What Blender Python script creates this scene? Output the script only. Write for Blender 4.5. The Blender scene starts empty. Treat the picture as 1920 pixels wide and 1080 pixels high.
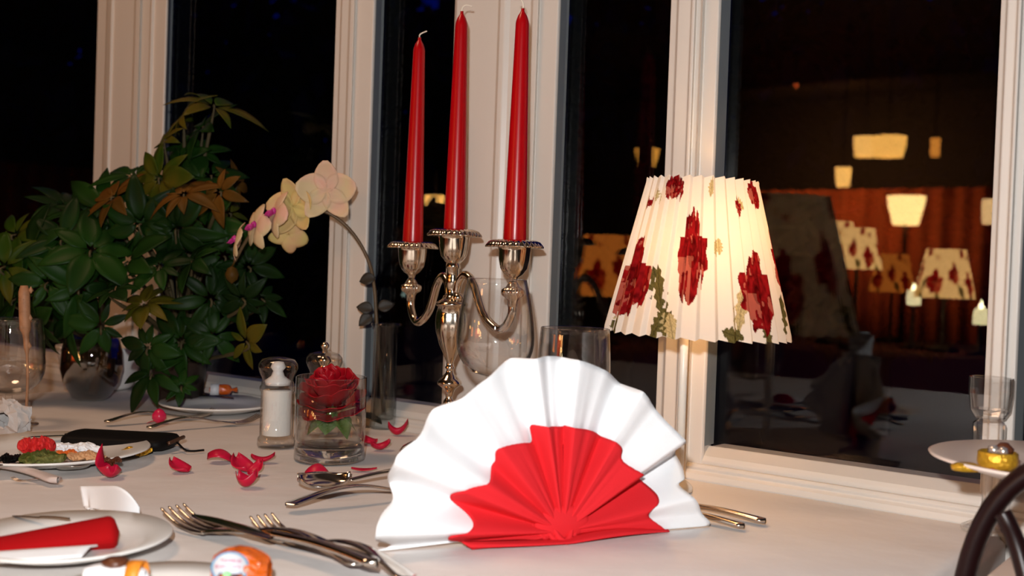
import bpy, bmesh, math, random
from math import sin, cos, pi, radians, sqrt, atan2
from mathutils import Vector, Matrix, noise
random.seed(7)
SC = bpy.context.scene
C = SC.collection

# ------------------------------------------------------------------ camera
TZ = 0.75                      # top of the table
EYE = TZ + 0.214
F_PX = 2000.0
pitch, roll = 0.02, 0.035
CAM = Vector((0, 0, EYE))
_F = Vector((0, cos(pitch), -sin(pitch))); _R0 = Vector((1, 0, 0)); _U0 = _R0.cross(_F)
_U = _U0 * cos(roll) - _R0 * sin(roll); _R = _R0 * cos(roll) + _U0 * sin(roll)
cam_d = bpy.data.cameras.new('camera'); cam = bpy.data.objects.new('camera', cam_d); C.objects.link(cam)
m = Matrix((_R, _U, -_F)).transposed().to_4x4(); m.translation = CAM
cam.matrix_world = m
cam_d.sensor_width = 36; cam_d.lens = F_PX / 1920 * 36
cam_d.clip_start = 0.02; cam_d.clip_end = 200
cam_d.dof.use_dof = True; cam_d.dof.focus_distance = 1.08; cam_d.dof.aperture_fstop = 6.5
SC.camera = cam
SC.view_settings.view_transform = 'Standard'; SC.view_settings.look = 'None'
SC.view_settings.gamma = 1; SC.view_settings.use_curve_mapping = False
SC.view_settings.exposure = 0.0
SC.cycles.max_bounces = 14; SC.cycles.transparent_max_bounces = 40
SC.cycles.transmission_bounces = 12; SC.cycles.glossy_bounces = 5; SC.cycles.diffuse_bounces = 3
SC.cycles.caustics_reflective = False; SC.cycles.caustics_refractive = False
SC.cycles.sample_clamp_indirect = 4.0
SC.cycles.blur_glossy = 0.5
try:
    SC.cycles.use_denoising = True
except Exception:
    pass
# ------------------------------------------------------------------ world: night sky
world = bpy.data.worlds.new('night_sky'); SC.world = world; world.use_nodes = True
wn = world.node_tree.nodes; wn['Background'].inputs[0].default_value = (0.0, 0.002, 0.06, 1)
wn['Background'].inputs[1].default_value = 0.9

def add_light(name, kind, loc, energy, color, size=0.1, rot=(0, 0, 0)):
    d = bpy.data.lights.new(name, kind); d.energy = energy; d.color = color
    if kind == 'AREA':
        d.shape = 'DISK'; d.size = size
    else:
        d.shadow_soft_size = size
    o = bpy.data.objects.new(name, d); C.objects.link(o); o.location = loc; o.rotation_euler = rot
    return o
# the flash on the camera and unseen warm lights added overhead for ambient warmth
add_light('camera_flash', 'POINT', CAM + _U * 0.085 - _R * 0.03, 34, (1.0, 0.98, 0.97), 0.012)
add_light('warm_ambient_fill', 'AREA', (-0.9, 0.9, 2.42), 9.0, (1.0, 0.60, 0.36), 0.5)
add_light('warm_ambient_fill', 'AREA', (-3.4, -1.2, 2.42), 5, (1.0, 0.45, 0.18), 0.5)

# ------------------------------------------------------------------ pixel helpers (only to read places off the photograph)
def ray(x, y):
    return (_F + _R * ((x - 960) / F_PX) - _U * ((y - 540) / F_PX))
def PT(x, y, h=0.0):
    """point at height h over the table top seen at (x, y)"""
    d = ray(x, y); t = (TZ + h - EYE) / d.z
    return CAM + d * t
def PZ(x, y, Z):
    d = ray(x, y); return CAM + d * (Z / d.y)
_A = PT(692, 744, 0.032); _B = PT(1740, 893, 0.032)
UW = (_B - _A); UW.z = 0; UW.normalize()
NW = Vector((-UW.y, UW.x, 0))          # outward
if NW.y < 0: NW = -NW
def W(s, w, z):
    return Vector((_A.x, _A.y, 0)) + UW * s + NW * w + Vector((0, 0, z))
def s_at(x, y, w):
    d = ray(x, y); p0 = W(0, w, 0)
    t = (p0 - Vector((0, 0, 0))).dot(NW) / d.dot(NW)
    p = CAM + d * t
    return (p - p0).dot(UW)
def wz(p):
    q = p - Vector((_A.x, _A.y, 0)); return q.dot(UW), q.dot(NW)
def MIR(x, y, Z):
    """place in the room whose mirror image in the panes stands at (x, y, Z)"""
    p = PZ(x, y, Z); s, w = wz(p); return W(s, -w, p.z)

_wl = add_light('curtain_fill', 'AREA', W(-2.2, -6.9, 2.0), 230, (1.0, .42, .12), 1.2)  # unseen area light, added to brighten the curtain on the back wall
_wl.rotation_euler = (W(-2.2, -8.2, .9) - _wl.location).to_track_quat('-Z', 'Y').to_euler()
# ------------------------------------------------------------------ materials
MATS = {}
def mat(name, color, rough=0.6, metal=0.0, spec=0.5, bump=None, emit=None, estr=0, var=0.0, vscale=30, sheen=0, sss=0, coat=0, trans=0):
    if name in MATS: return MATS[name]
    m = bpy.data.materials.new(name); m.use_nodes = True; nt = m.node_tree; b = nt.nodes['Principled BSDF']
    b.inputs['Base Color'].default_value = (*color, 1); b.inputs['Roughness'].default_value = rough
    b.inputs['Metallic'].default_value = metal; b.inputs['Specular IOR Level'].default_value = spec
    if coat: b.inputs['Coat Weight'].default_value = coat; b.inputs['Coat Roughness'].default_value = 0.08
    if sheen: b.inputs['Sheen Weight'].default_value = sheen
    if emit: b.inputs['Emission Color'].default_value = (*emit, 1); b.inputs['Emission Strength'].default_value = estr
    tc = nt.nodes.new('ShaderNodeTexCoord')
    nz = nt.nodes.new('ShaderNodeTexNoise'); nz.inputs['Scale'].default_value = vscale; nz.inputs['Detail'].default_value = 4
    nt.links.new(tc.outputs['Object'], nz.inputs['Vector'])
    mx = nt.nodes.new('ShaderNodeMix'); mx.data_type = 'RGBA'
    v = max(var, 0.03)
    mx.inputs[6].default_value = (*[c * (1 - v) for c in color], 1); mx.inputs[7].default_value = (*[min(1, c * (1 + v)) for c in color], 1)
    nt.links.new(nz.outputs['Fac'], mx.inputs[0]); nt.links.new(mx.outputs[2], b.inputs['Base Color'])
    if bump:
        n2 = nt.nodes.new('ShaderNodeTexNoise'); n2.inputs['Scale'].default_value = bump[0]; n2.inputs['Detail'].default_value = 5
        nt.links.new(tc.outputs['Object'], n2.inputs['Vector'])
        bp = nt.nodes.new('ShaderNodeBump'); bp.inputs['Strength'].default_value = bump[1]; bp.inputs['Distance'].default_value = bump[2]
        nt.links.new(n2.outputs['Fac'], bp.inputs['Height']); nt.links.new(bp.outputs['Normal'], b.inputs['Normal'])
    MATS[name] = m
    return m

def leafmat(name, c1, c2, scale=14, rough=0.45, translucent=0.15):
    if name in MATS: return MATS[name]
    m = bpy.data.materials.new(name); m.use_nodes = True; nt = m.node_tree; b = nt.nodes['Principled BSDF']
    tc = nt.nodes.new('ShaderNodeTexCoord'); nz = nt.nodes.new('ShaderNodeTexNoise'); nz.inputs['Scale'].default_value = scale
    nt.links.new(tc.outputs['Object'], nz.inputs['Vector'])
    cr = nt.nodes.new('ShaderNodeValToRGB'); cr.color_ramp.elements[0].position = 0.42; cr.color_ramp.elements[1].position = 0.62
    cr.color_ramp.elements[0].color = (*c1, 1); cr.color_ramp.elements[1].color = (*c2, 1)
    nt.links.new(nz.outputs['Fac'], cr.inputs[0]); nt.links.new(cr.outputs[0], b.inputs['Base Color'])
    b.inputs['Roughness'].default_value = rough; b.inputs['Specular IOR Level'].default_value = 0.12
    tr = nt.nodes.new('ShaderNodeBsdfTranslucent'); nt.links.new(cr.outputs[0], tr.inputs[0])
    ms = nt.nodes.new('ShaderNodeMixShader'); ms.inputs[0].default_value = translucent
    out = nt.nodes['Material Output']
    nt.links.new(b.outputs[0], ms.inputs[1]); nt.links.new(tr.outputs[0], ms.inputs[2]); nt.links.new(ms.outputs[0], out.inputs[0])
    MATS[name] = m; return m

def thin_glass(name, tint=(1, 1, 1), f0=0.04, power=3.0, edge=(0.35, 0.33, 0.3), gloss=(1, 1, 1), rough=0.0, edge_amt=0.7):
    """clear thin glass: transparent with a fresnel gloss and darker grazing edges"""
    if name in MATS: return MATS[name]
    m = bpy.data.materials.new(name); m.use_nodes = True; nt = m.node_tree
    for n in list(nt.nodes):
        if n.type != 'OUTPUT_MATERIAL': nt.nodes.remove(n)
    out = [n for n in nt.nodes if n.type == 'OUTPUT_MATERIAL'][0]
    g = nt.nodes.new('ShaderNodeNewGeometry')
    dt = nt.nodes.new('ShaderNodeVectorMath'); dt.operation = 'DOT_PRODUCT'
    nt.links.new(g.outputs['Incoming'], dt.inputs[0]); nt.links.new(g.outputs['Normal'], dt.inputs[1])
    ab = nt.nodes.new('ShaderNodeMath'); ab.operation = 'ABSOLUTE'; nt.links.new(dt.outputs['Value'], ab.inputs[0])
    om = nt.nodes.new('ShaderNodeMath'); om.operation = 'SUBTRACT'; om.inputs[0].default_value = 1.0; nt.links.new(ab.outputs[0], om.inputs[1])
    pw = nt.nodes.new('ShaderNodeMath'); pw.operation = 'POWER'; pw.inputs[1].default_value = power; nt.links.new(om.outputs[0], pw.inputs[0])
    ma = nt.nodes.new('ShaderNodeMath'); ma.operation = 'MULTIPLY_ADD'; ma.inputs[1].default_value = 0.8; ma.inputs[2].default_value = f0
    ma.use_clamp = True
    nt.links.new(pw.outputs[0], ma.inputs[0])
    p2 = nt.nodes.new('ShaderNodeMath'); p2.operation = 'POWER'; p2.inputs[1].default_value = 4.0; nt.links.new(om.outputs[0], p2.inputs[0])
    p3 = nt.nodes.new('ShaderNodeMath'); p3.operation = 'MULTIPLY'; p3.inputs[1].default_value = edge_amt; nt.links.new(p2.outputs[0], p3.inputs[0])
    mc = nt.nodes.new('ShaderNodeMix'); mc.data_type = 'RGBA'; mc.inputs[6].default_value = (*tint, 1); mc.inputs[7].default_value = (*edge, 1)
    nt.links.new(p3.outputs[0], mc.inputs[0])
    t = nt.nodes.new('ShaderNodeBsdfTransparent'); nt.links.new(mc.outputs[2], t.inputs[0])
    gl = nt.nodes.new('ShaderNodeBsdfGlossy'); gl.inputs['Roughness'].default_value = rough; gl.inputs['Color'].default_value = (*gloss, 1)
    ms = nt.nodes.new('ShaderNodeMixShader'); nt.links.new(ma.outputs[0], ms.inputs[0])
    nt.links.new(t.outputs[0], ms.inputs[1]); nt.links.new(gl.outputs[0], ms.inputs[2]); nt.links.new(ms.outputs[0], out.inputs[0])
    MATS[name] = m; return m

M_white_paint = mat('white_gloss_paint', (0.64, 0.60, 0.55), 0.38, bump=(9, 0.12, 0.004), var=0.04, vscale=6)
M_seal = mat('grey_glazing_paint', (0.21, 0.235, 0.235), 0.35, var=0.08)
M_pane = thin_glass('window_pane_glass', f0=0.022, power=5, edge_amt=0.0, tint=(0.97, 0.98, 0.98))
M_glass = thin_glass('drinking_glass', f0=0.06, power=3.0, rough=0.012, edge=(0.06, 0.05, 0.04), edge_amt=1.0)
M_glass_dark = thin_glass('vase_glass', f0=0.05, power=3.6, rough=0.03, edge=(0.1, 0.1, 0.1), edge_amt=0.9, tint=(0.75, 0.77, 0.76))
M_solid = bpy.data.materials.new('solid_clear_glass'); M_solid.use_nodes = True
_b = M_solid.node_tree.nodes['Principled BSDF']; _b.inputs['Transmission Weight'].default_value = 1; _b.inputs['Roughness'].default_value = 0.02; _b.inputs['IOR'].default_value = 1.5; _b.inputs['Base Color'].default_value = (.97, .98, .97, 1)
M_water = thin_glass('clear_water', f0=0.012, power=4, edge=(0.7, 0.75, 0.72), edge_amt=0.5, tint=(0.97, 0.99, 0.98))
M_acryl = thin_glass('clear_acrylic', f0=0.07, power=3.0, rough=0.03, edge=(0.3, 0.28, 0.25), edge_amt=0.9, tint=(0.93, 0.92, 0.9))
M_silver = mat('tarnished_silver', (0.74, 0.64, 0.52), 0.13, 1.0, var=0.12, vscale=40, bump=(60, 0.06, 0.001))
M_steel = mat('polished_cutlery_steel', (0.66, 0.6, 0.53), 0.14, 1.0, var=0.05)
M_wax = mat('red_candle_wax', (0.40, 0.001, 0.004), 0.28, spec=0.4, var=0.06)
M_wick = mat('white_cotton_wick', (0.8, 0.72, 0.6), 0.9)
M_cloth = mat('white_tablecloth_cotton', (0.79, 0.75, 0.72), 0.85, spec=0.15, bump=(5, 0.3, 0.02), var=0.02, vscale=4)
M_napw = mat('white_napkin_cotton', (0.90, 0.92, 0.94), 0.9, spec=0.1, bump=(900, 0.15, 0.0006))
M_napr = mat('red_napkin_cotton', (0.72, 0.022, 0.030), 0.9, spec=0.12, bump=(700, 0.2, 0.0006), var=0.05)
M_petal = mat('red_rose_petal', (0.50, 0.004, 0.035), 0.4, spec=0.4, var=0.35, vscale=90)
M_rose = mat('dark_red_rose', (0.33, 0.001, 0.008), 0.5, spec=0.3, var=0.3, vscale=60)
M_china = mat('white_porcelain', (0.86, 0.86, 0.83), 0.25, spec=0.5)
M_black = mat('black_leather', (0.003, 0.0025, 0.0025), 0.6, spec=0.15, bump=(300, 0.2, 0.001))
M_wood = mat('dark_brown_bentwood', (0.012, 0.003, 0.003), 0.35, spec=0.3, var=0.3, vscale=12)
M_tablewood = mat('brown_table_wood', (0.16, 0.08, 0.04), 0.5, var=0.3)
M_salt = mat('white_salt_grains', (0.86, 0.84, 0.80), 0.95, bump=(1500, 0.4, 0.0006))
M_pepper = mat('black_peppercorns', (0.03, 0.02, 0.015), 0.8, bump=(700, 0.8, 0.002))
M_plasticw = mat('white_plastic_core', (0.8, 0.8, 0.8), 0.4)
M_orange = mat('orange_cellophane', (0.60, 0.10, 0.004), 0.18, coat=0.6, var=0.35, vscale=120, bump=(150, 0.9, 0.004))
M_gold = mat('gold_foil', (0.75, 0.42, 0.03), 0.3, 0.55, var=0.3, vscale=90, bump=(200, 0.7, 0.003))
M_choc = mat('brown_chocolate', (0.10, 0.03, 0.012), 0.35)
M_label = mat('white_paper_label', (0.62, 0.64, 0.68), 0.5)
M_pinktext = mat('pink_print', (0.45, 0.04, 0.16), 0.6)
M_bluetrim = mat('light_blue_print', (0.10, 0.35, 0.6), 0.6)
M_green = leafmat('rose_leaf_green', (0.05, 0.13, 0.02), (0.14, 0.24, 0.05), 40)
M_brass = mat('cream_lamp_pole', (0.8, 0.76, 0.68), 0.35)
M_leaf = leafmat('dark_green_foliage', (0.005, 0.018, 0.003), (0.012, 0.045, 0.005), 9, 0.45, 0.1)
M_leaf_y = leafmat('yellow_green_foliage', (0.02, 0.05, 0.003), (0.09, 0.07, 0.006), 12, 0.45, 0.1)
M_leaf_b = leafmat('bronze_foliage', (0.07, 0.035, 0.005), (0.13, 0.055, 0.008), 12, 0.5, 0.1)
M_bark = mat('brown_plant_stem', (0.06, 0.045, 0.015), 0.7, var=0.3)
M_soil = mat('dark_potting_soil', (0.02, 0.012, 0.008), 0.95, bump=(200, 0.8, 0.003))
M_night_leaf = mat('night_foliage', (0.004, 0.005, 0.003), 0.9)
M_night_bark = mat('night_bark', (0.005, 0.004, 0.003), 0.9)
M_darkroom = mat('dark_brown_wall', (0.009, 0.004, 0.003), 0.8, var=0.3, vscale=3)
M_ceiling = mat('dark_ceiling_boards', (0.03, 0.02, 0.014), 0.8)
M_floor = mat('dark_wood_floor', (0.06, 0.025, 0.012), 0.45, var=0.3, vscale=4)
M_curtain = mat('rust_red_curtain', (0.30, 0.06, 0.02), 0.85, var=0.35, vscale=5)
M_redcloth = mat('dark_red_tablecloth', (0.16, 0.03, 0.02), 0.85, var=0.1)

# ------------------------------------------------------------------ mesh helpers
def new_obj(name, verts, faces, m=None, parent=None, smooth=True):
    me = bpy.data.meshes.new(name); me.from_pydata([tuple(v) for v in verts], [], faces); me.update()
    bm = bmesh.new(); bm.from_mesh(me); bmesh.ops.recalc_face_normals(bm, faces=bm.faces); bm.to_mesh(me); bm.free()
    if smooth:
        for p in me.polygons: p.use_smooth = True
    o = bpy.data.objects.new(name, me); C.objects.link(o)
    if m: me.materials.append(m)
    if parent:
        o.parent = parent
    return o
class MB:
    def __init__(s): s.v = []; s.f = []
    def add(s, v, f):
        n = len(s.v); s.v += [Vector(a) for a in v]; s.f += [tuple(i + n for i in q) for q in f]; return s
    def box(s, lo, hi):
        x0, y0, z0 = lo; x1, y1, z1 = hi
        return s.add([(x0,y0,z0),(x1,y0,z0),(x1,y1,z0),(x0,y1,z0),(x0,y0,z1),(x1,y0,z1),(x1,y1,z1),(x0,y1,z1)],
                     [(0,3,2,1),(4,5,6,7),(0,1,5,4),(1,2,6,5),(2,3,7,6),(3,0,4,7)])
    def prism(s, pts, z0, z1):
        n = len(pts)
        v = [Vector((p[0], p[1], z0)) for p in pts] + [Vector((p[0], p[1], z1)) for p in pts]
        f = [tuple(range(n))[::-1], tuple(range(n, 2 * n))] + [(i, (i + 1) % n, (i + 1) % n + n, i + n) for i in range(n)]
        return s.add(v, f)
    def lathe(s, prof, seg=48, flute=None, c=(0, 0, 0), closed=True):
        """prof = [(r, z)], flute(i, theta) -> radius factor"""
        c = Vector(c); n = len(prof); v = []; f = []
        for i, (r, z) in enumerate(prof):
            for k in range(seg):
                t = 2 * pi * k / seg; rr = r * (flute(i, t) if flute else 1)
                v.append(c + Vector((rr * cos(t), rr * sin(t), z)))
        for i in range(n - 1):
            for k in range(seg):
                k2 = (k + 1) % seg; f.append((i*seg+k, i*seg+k2, (i+1)*seg+k2, (i+1)*seg+k))
        if closed:
            if prof[0][0] > 1e-6: f.append(tuple(range(seg))[::-1])
            if prof[-1][0] > 1e-6: f.append(tuple(range((n-1)*seg, n*seg)))
        return s.add(v, f)
    def tube(s, pts, rads, seg=12, flat=1.0, up=Vector((0, 0, 1)), cap=True):
        pts = [Vector(p) for p in pts]; n = len(pts)
        if not hasattr(rads, '__len__'): rads = [rads] * n
        v = []; f = []
        prev = None
        for i, p in enumerate(pts):
            t = (pts[min(i+1, n-1)] - pts[max(i-1, 0)]).normalized()
            if prev is None:
                a = t.cross(up)
                if a.length < 1e-3: a = t.cross(Vector((1, 0, 0)))
            else:
                a = prev - t * prev.dot(t)
            a.normalize(); prev = a; b = a.cross(t).normalized()
            for k in range(seg):
                q = 2 * pi * k / seg; v.append(p + a * (cos(q) * rads[i]) + b * (sin(q) * rads[i] * flat))
        for i in range(n - 1):
            for k in range(seg):
                k2 = (k + 1) % seg; f.append((i*seg+k, i*seg+k2, (i+1)*seg+k2, (i+1)*seg+k))
        if cap: f += [tuple(range(seg))[::-1], tuple(range((n-1)*seg, n*seg))]
        return s.add(v, f)
    def grid(s, fn, nu, nv, wrap=False):
        v = [Vector(fn(i / (nu - 1), j / (nv - 1))) for i in range(nu) for j in range(nv)]
        f = [(i*nv+j, (i+1)*nv+j, (i+1)*nv+j+1, i*nv+j+1) for i in range(nu-1) for j in range(nv-1)]
        return s.add(v, f)
    def build(s, name, m, parent=None, smooth=True, loc=None, solid=0, sub=0, bevel=0):
        v = s.v
        if loc is not None and parent is None:
            loc = Vector(loc); v = [a - loc for a in v]
        o = new_obj(name, v, s.f, m, parent, smooth)
        if loc is not None and parent is None: o.location = loc
        if solid:
            md = o.modifiers.new('thick', 'SOLIDIFY'); md.thickness = solid; md.offset = 0
        if bevel:
            md = o.modifiers.new('bevel', 'BEVEL'); md.width = bevel; md.segments = 2; md.limit_method = 'ANGLE'
        if sub:
            md = o.modifiers.new('sub', 'SUBSURF'); md.levels = sub; md.render_levels = sub
        return o
def tag(o, label=None, cat=None, group=None, kind=None):
    if label: o['label'] = label
    if cat: o['category'] = cat
    if group: o['group'] = group
    if kind: o['kind'] = kind
    return o
def empty(name, loc, label, cat, group=None, rz=0):
    o = bpy.data.objects.new(name, None); C.objects.link(o); o.location = loc; o.rotation_euler = (0, 0, rz)
    o.empty_display_size = 0.02
    return tag(o, label, cat, group)
def catmull(pts, n=8):
    pts = [Vector(p) for p in pts]; out = []
    for i in range(len(pts) - 1):
        p0 = pts[max(i-1, 0)]; p1 = pts[i]; p2 = pts[i+1]; p3 = pts[min(i+2, len(pts)-1)]
        for k in range(n):
            t = k / n
            out.append(0.5 * ((2*p1) + (p2-p0)*t + (2*p0-5*p1+4*p2-p3)*t*t + (3*p1-p0-3*p2+p3)*t**3))
    out.append(pts[-1]); return out
def clone(o, parent=None):
    c = o.copy(); C.objects.link(c)
    if parent: c.parent = parent
    for ch in o.children: clone(ch, c)
    return c
def lerp(a, b, t): return a + (b - a) * t
def pl(table, t):
    for (a, va), (b, vb) in zip(table, table[1:]):
        if t <= b:
            return lerp(va, vb, (t - a) / (b - a)) if t > a else va
    return table[-1][1]

# ================================================================== THE SETTING
S_L, S_R = -7.2, 3.2
W_BACK = -8.2
H_CEIL = 2.55
def wall_prism(name, corners, z0, z1, m):
    b = MB(); b.prism([W(s, w, 0).xy for s, w in corners], z0, z1)
    return tag(b.build(name, m, smooth=False), kind='structure')
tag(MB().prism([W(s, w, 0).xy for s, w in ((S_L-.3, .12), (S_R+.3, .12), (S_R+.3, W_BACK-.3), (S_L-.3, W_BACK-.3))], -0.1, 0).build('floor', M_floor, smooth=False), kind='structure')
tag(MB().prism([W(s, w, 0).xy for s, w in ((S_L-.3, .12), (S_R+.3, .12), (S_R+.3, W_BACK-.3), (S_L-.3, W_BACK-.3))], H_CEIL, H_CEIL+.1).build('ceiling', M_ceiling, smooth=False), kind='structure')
wall_prism('wall_window_below', ((S_L, -.028), (S_R, -.028), (S_R, .10), (S_L, .10)), 0, TZ - 0.012, M_white_paint)
wall_prism('wall_window_above', ((S_L, -.028), (S_R, -.028), (S_R, .10), (S_L, .10)), 2.30, H_CEIL, M_white_paint)
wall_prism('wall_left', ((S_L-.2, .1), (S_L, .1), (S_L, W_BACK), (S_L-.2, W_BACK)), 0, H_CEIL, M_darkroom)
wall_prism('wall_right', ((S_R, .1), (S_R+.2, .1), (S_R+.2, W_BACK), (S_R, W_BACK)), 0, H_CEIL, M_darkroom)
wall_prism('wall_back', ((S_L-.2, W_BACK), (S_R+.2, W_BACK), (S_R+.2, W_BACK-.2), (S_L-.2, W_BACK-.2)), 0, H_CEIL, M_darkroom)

# mullions: outline measured across each post, (pixel x, offset towards the room)
def post(n, yref, prof, reveal_x):
    pts = [(s_at(x, yref, -w), -w) for x, w in prof]
    sL = pts[0][0]; sR = s_at(reveal_x, yref, 0)
    poly = [(sL, 0.009)] + [(sL, pts[0][1])] + pts[1:] + [(pts[-1][0] + 0.001, pts[-1][1] + 0.003), (sR - 0.0015, 0.0), (sR - 0.014, 0.009)]
    b = MB(); b.prism([W(s, w, 0).xy for s, w in poly], TZ + 0.0, 2.30)
    o = tag(b.build('trim_%d' % n, M_white_paint, smooth=False, bevel=0.0012), kind='structure')
    b = MB(); s1, w1 = pts[-1]
    b.prism([W(s, w, 0).xy for s, w in ((s1 + .0012, w1 + .004), (sR + .0006, -0.003), (sR + .0006, 0.0015), (sR - .003, 0.0015))], TZ + 0.034, 2.29)
    b.build('glazing_seal', M_seal, o, smooth=False)
    return sL, sR
posts = []
posts.append(post(1, 200, [(178, .016), (194, .016), (197, .022), (204, .026), (209, .022), (246, .022), (250, .028), (257, .028), (260, .022), (276, .022), (279, .027), (285, .022), (306, .022)], 317))
posts.append(post(2, 300, [(621, .016), (630, .016), (632, .024), (645, .024), (648, .030), (655, .030), (658, .024), (691, .024)], 709))
posts.append(post(3, 300, [(843, .018), (847, .024), (925, .024), (928, .031), (936, .031), (947, .027), (986, .024), (989, .031), (999, .031), (1002, .024), (1036, .024)], 1055))
posts.append(post(4, 340, [(1245, .016), (1257, .017), (1260, .024), (1283, .024), (1285, .031), (1291, .031), (1294, .025), (1302, .025), (1305, .031), (1310, .024), (1335, .024)], 1355))
posts.append(post(5, 430, [(1858, .016), (1868, .018), (1871, .024), (1888, .024), (1891, .031), (1897, .031), (1900, .024), (1915, .024)], 1934))
sE = posts[4][1]
edges = [(-3.4, posts[0][0])] + [(posts[i][1], posts[i+1][0]) for i in range(4)] + [(sE, sE + 0.75)]
# far mullion left out of the frame and end post on the right
wall_prism('trim_6', ((-3.5, -.03), (-3.4, -.03), (-3.4, .05), (-3.5, .05)), TZ, 2.30, M_white_paint)
wall_prism('trim_7', ((sE+.75, -.03), (sE+.85, -.03), (sE+.85, .05), (sE+.75, .05)), TZ, 2.30, M_white_paint)
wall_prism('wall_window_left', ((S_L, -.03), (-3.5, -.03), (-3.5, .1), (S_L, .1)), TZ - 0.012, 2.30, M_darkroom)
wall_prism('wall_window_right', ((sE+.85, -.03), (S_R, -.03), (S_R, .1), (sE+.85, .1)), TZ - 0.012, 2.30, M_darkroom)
for i, (a, b_) in enumerate(edges):
    # bottom rail of the sash as the frame, with the pane and the top rail as parts
    fr = MB()
    prof = [(0.035, -0.012), (0.035, 0.030), (-0.001, 0.031), (-0.006, 0.033), (-0.020, 0.024), (-0.023, 0.019), (-0.0225, 0.016), (-0.0225, -0.012)]
    v = []; 
    for s in (a - .004, b_ + .004):
        v += [W(s, w, TZ + z) for w, z in prof]
    n = len(prof)
    fr.add(v, [tuple(range(n)), tuple(range(n, 2*n))[::-1]] + [(k, (k+1) % n, (k+1) % n + n, k + n) for k in range(n)])
    w_o = tag(fr.build('window_%d' % (i + 1), M_white_paint, smooth=False, bevel=0.0015), kind='structure')
    pb = MB(); pb.prism([W(s, w, 0).xy for s, w in ((a, 0.002), (b_, 0.002), (b_, 0.006), (a, 0.006))], TZ + 0.028, 2.29)
    pb.build('pane', M_pane, w_o, smooth=False)
    tb = MB(); tb.prism([W(s, w, 0).xy for s, w in ((a, -.02), (b_, -.02), (b_, .03), (a, .03))], 2.24, 2.30)
    tb.build('top_rail', M_white_paint, w_o, smooth=False)
# continuous window stool moulding in front of the rails
prof = [(-0.0225, -0.012), (-0.0225, 0.016), (-0.0265, 0.0155), (-0.0285, 0.0125), (-0.0275, 0.009), (-0.031, 0.006), (-0.033, 0.001), (-0.033, -0.012)]
v = []
for s in (-3.5, sE + .85): v += [W(s, w, TZ + z) for w, z in prof]
n = len(prof); sb = MB()
sb.add(v, [tuple(range(n)), tuple(range(n, 2*n))[::-1]] + [(k, (k+1) % n, (k+1) % n + n, k + n) for k in range(n)])
tag(sb.build('trim_8', M_white_paint, smooth=False, bevel=0.0008), kind='structure')

# garden outside
g = MB(); g.prism([W(s, w, 0).xy for s, w in ((-40, .11), (25, .11), (25, 45), (-40, 45))], -0.4, -0.3)
tag(g.build('ground_outside', mat('night_lawn', (0.006, 0.008, 0.004), 0.95), smooth=False), kind='structure')
def night_tree(x, y, z, Y, h, r, label, nleaf=2600):
    base = PZ(x, y, Y); base.z = -0.3
    root = empty('tree', base, label, 'tree', 'dark trees in the garden')
    b = MB(); top = Vector((0, 0, h))
    b.tube([(0, 0, 0), (.05, .03, h*.4), (-.05, .05, h*.8), (0, 0, h)], [.16, .12, .07, .03], 8)
    for k in range(9):
        a = k * 2.4; z0 = h * (.3 + .07 * k)
        b.tube([(0, 0, z0), (cos(a)*r*.45, sin(a)*r*.45, z0 + r*.3), (cos(a)*r*.85, sin(a)*r*.85, z0 + r*.35)], [.05, .03, .012], 6)
    b.build('trunk', M_night_bark, root)
    l = MB(); rnd = random.Random(label)
    for k in range(nleaf):
        a = rnd.uniform(0, 2*pi); q = rnd.random() ** .4 ; zz = rnd.uniform(-1, 1)
        rr = r * q * sqrt(max(0.05, 1 - zz*zz * .9))
        p = Vector((cos(a)*rr, sin(a)*rr, h * .64 + zz * h * .42))
        if noise.noise(p * 1.5) < -0.18: continue
        d1 = Vector([rnd.gauss(0, 1) for _ in range(3)]).normalized(); d2 = d1.cross(Vector((.3, .2, 1))).normalized()
        s = rnd.uniform(.14, .27) * (h / 5) ** .5
        l.add([p - d1*s, p + d2*s*.5, p + d1*s, p - d2*s*.5], [(0, 1, 2, 3)])
    l.build('foliage', M_night_leaf, root, smooth=False)
    return root
for x, Y, h, r, lab in ((100, 8.5, 3.4, 1.08, 'dark leafy tree outside the leftmost window'), (640, 8.8, 3.1, 1.08, 'dark tree outside between the left posts'),
                        (1150, 8.5, 2.9, .88, 'low dark tree outside the window right of the candelabra'), (1640, 8.6, 3.2, 1.08, 'dark tree outside the right window'),
                        (370, 13, 4.5, 1.5, 'second row dark tree outside behind the tall plant'), (880, 13.2, 4.2, 1.45, 'second row dark tree outside behind the candles'),
                        (1400, 13, 4.7, 1.5, 'second row dark tree outside behind the lampshade'), (1900, 13, 4.5, 1.45, 'second row dark tree outside by the right post'),
                        (100, 18.5, 6.2, 2.3, 'farthest dark tree behind the leftmost pane'), (640, 18.5, 5.7, 2.3, 'farthest dark tree behind the left post'),
                        (1160, 18.5, 6.4, 2.3, 'farthest dark tree behind the gap beside the lampshade'), (1680, 18.5, 6.0, 2.3, 'farthest dark tree behind the right pane')):
    night_tree(x, 500, 0, Y, h, r, lab, 3600)
b = MB()
def hedge_(u, v):
    p = Vector((lerp(-26, 24, u), 22, lerp(-.3, 3.4, v))); p.y += 1.2 * noise.noise(Vector((p.x*.8, p.z, 0))); p.z += .5 * noise.noise(Vector((p.x*1.3, 5, 0))) * v
    return p
b.grid(hedge_, 160, 14)
def hedge_b(u, v):
    p = hedge_(u, v); p.y = 24; return p
b.grid(hedge_b, 160, 14)
tag(b.build('hedge', M_night_leaf), 'long dark hedge closing the garden behind the trees', 'hedge')

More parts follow.
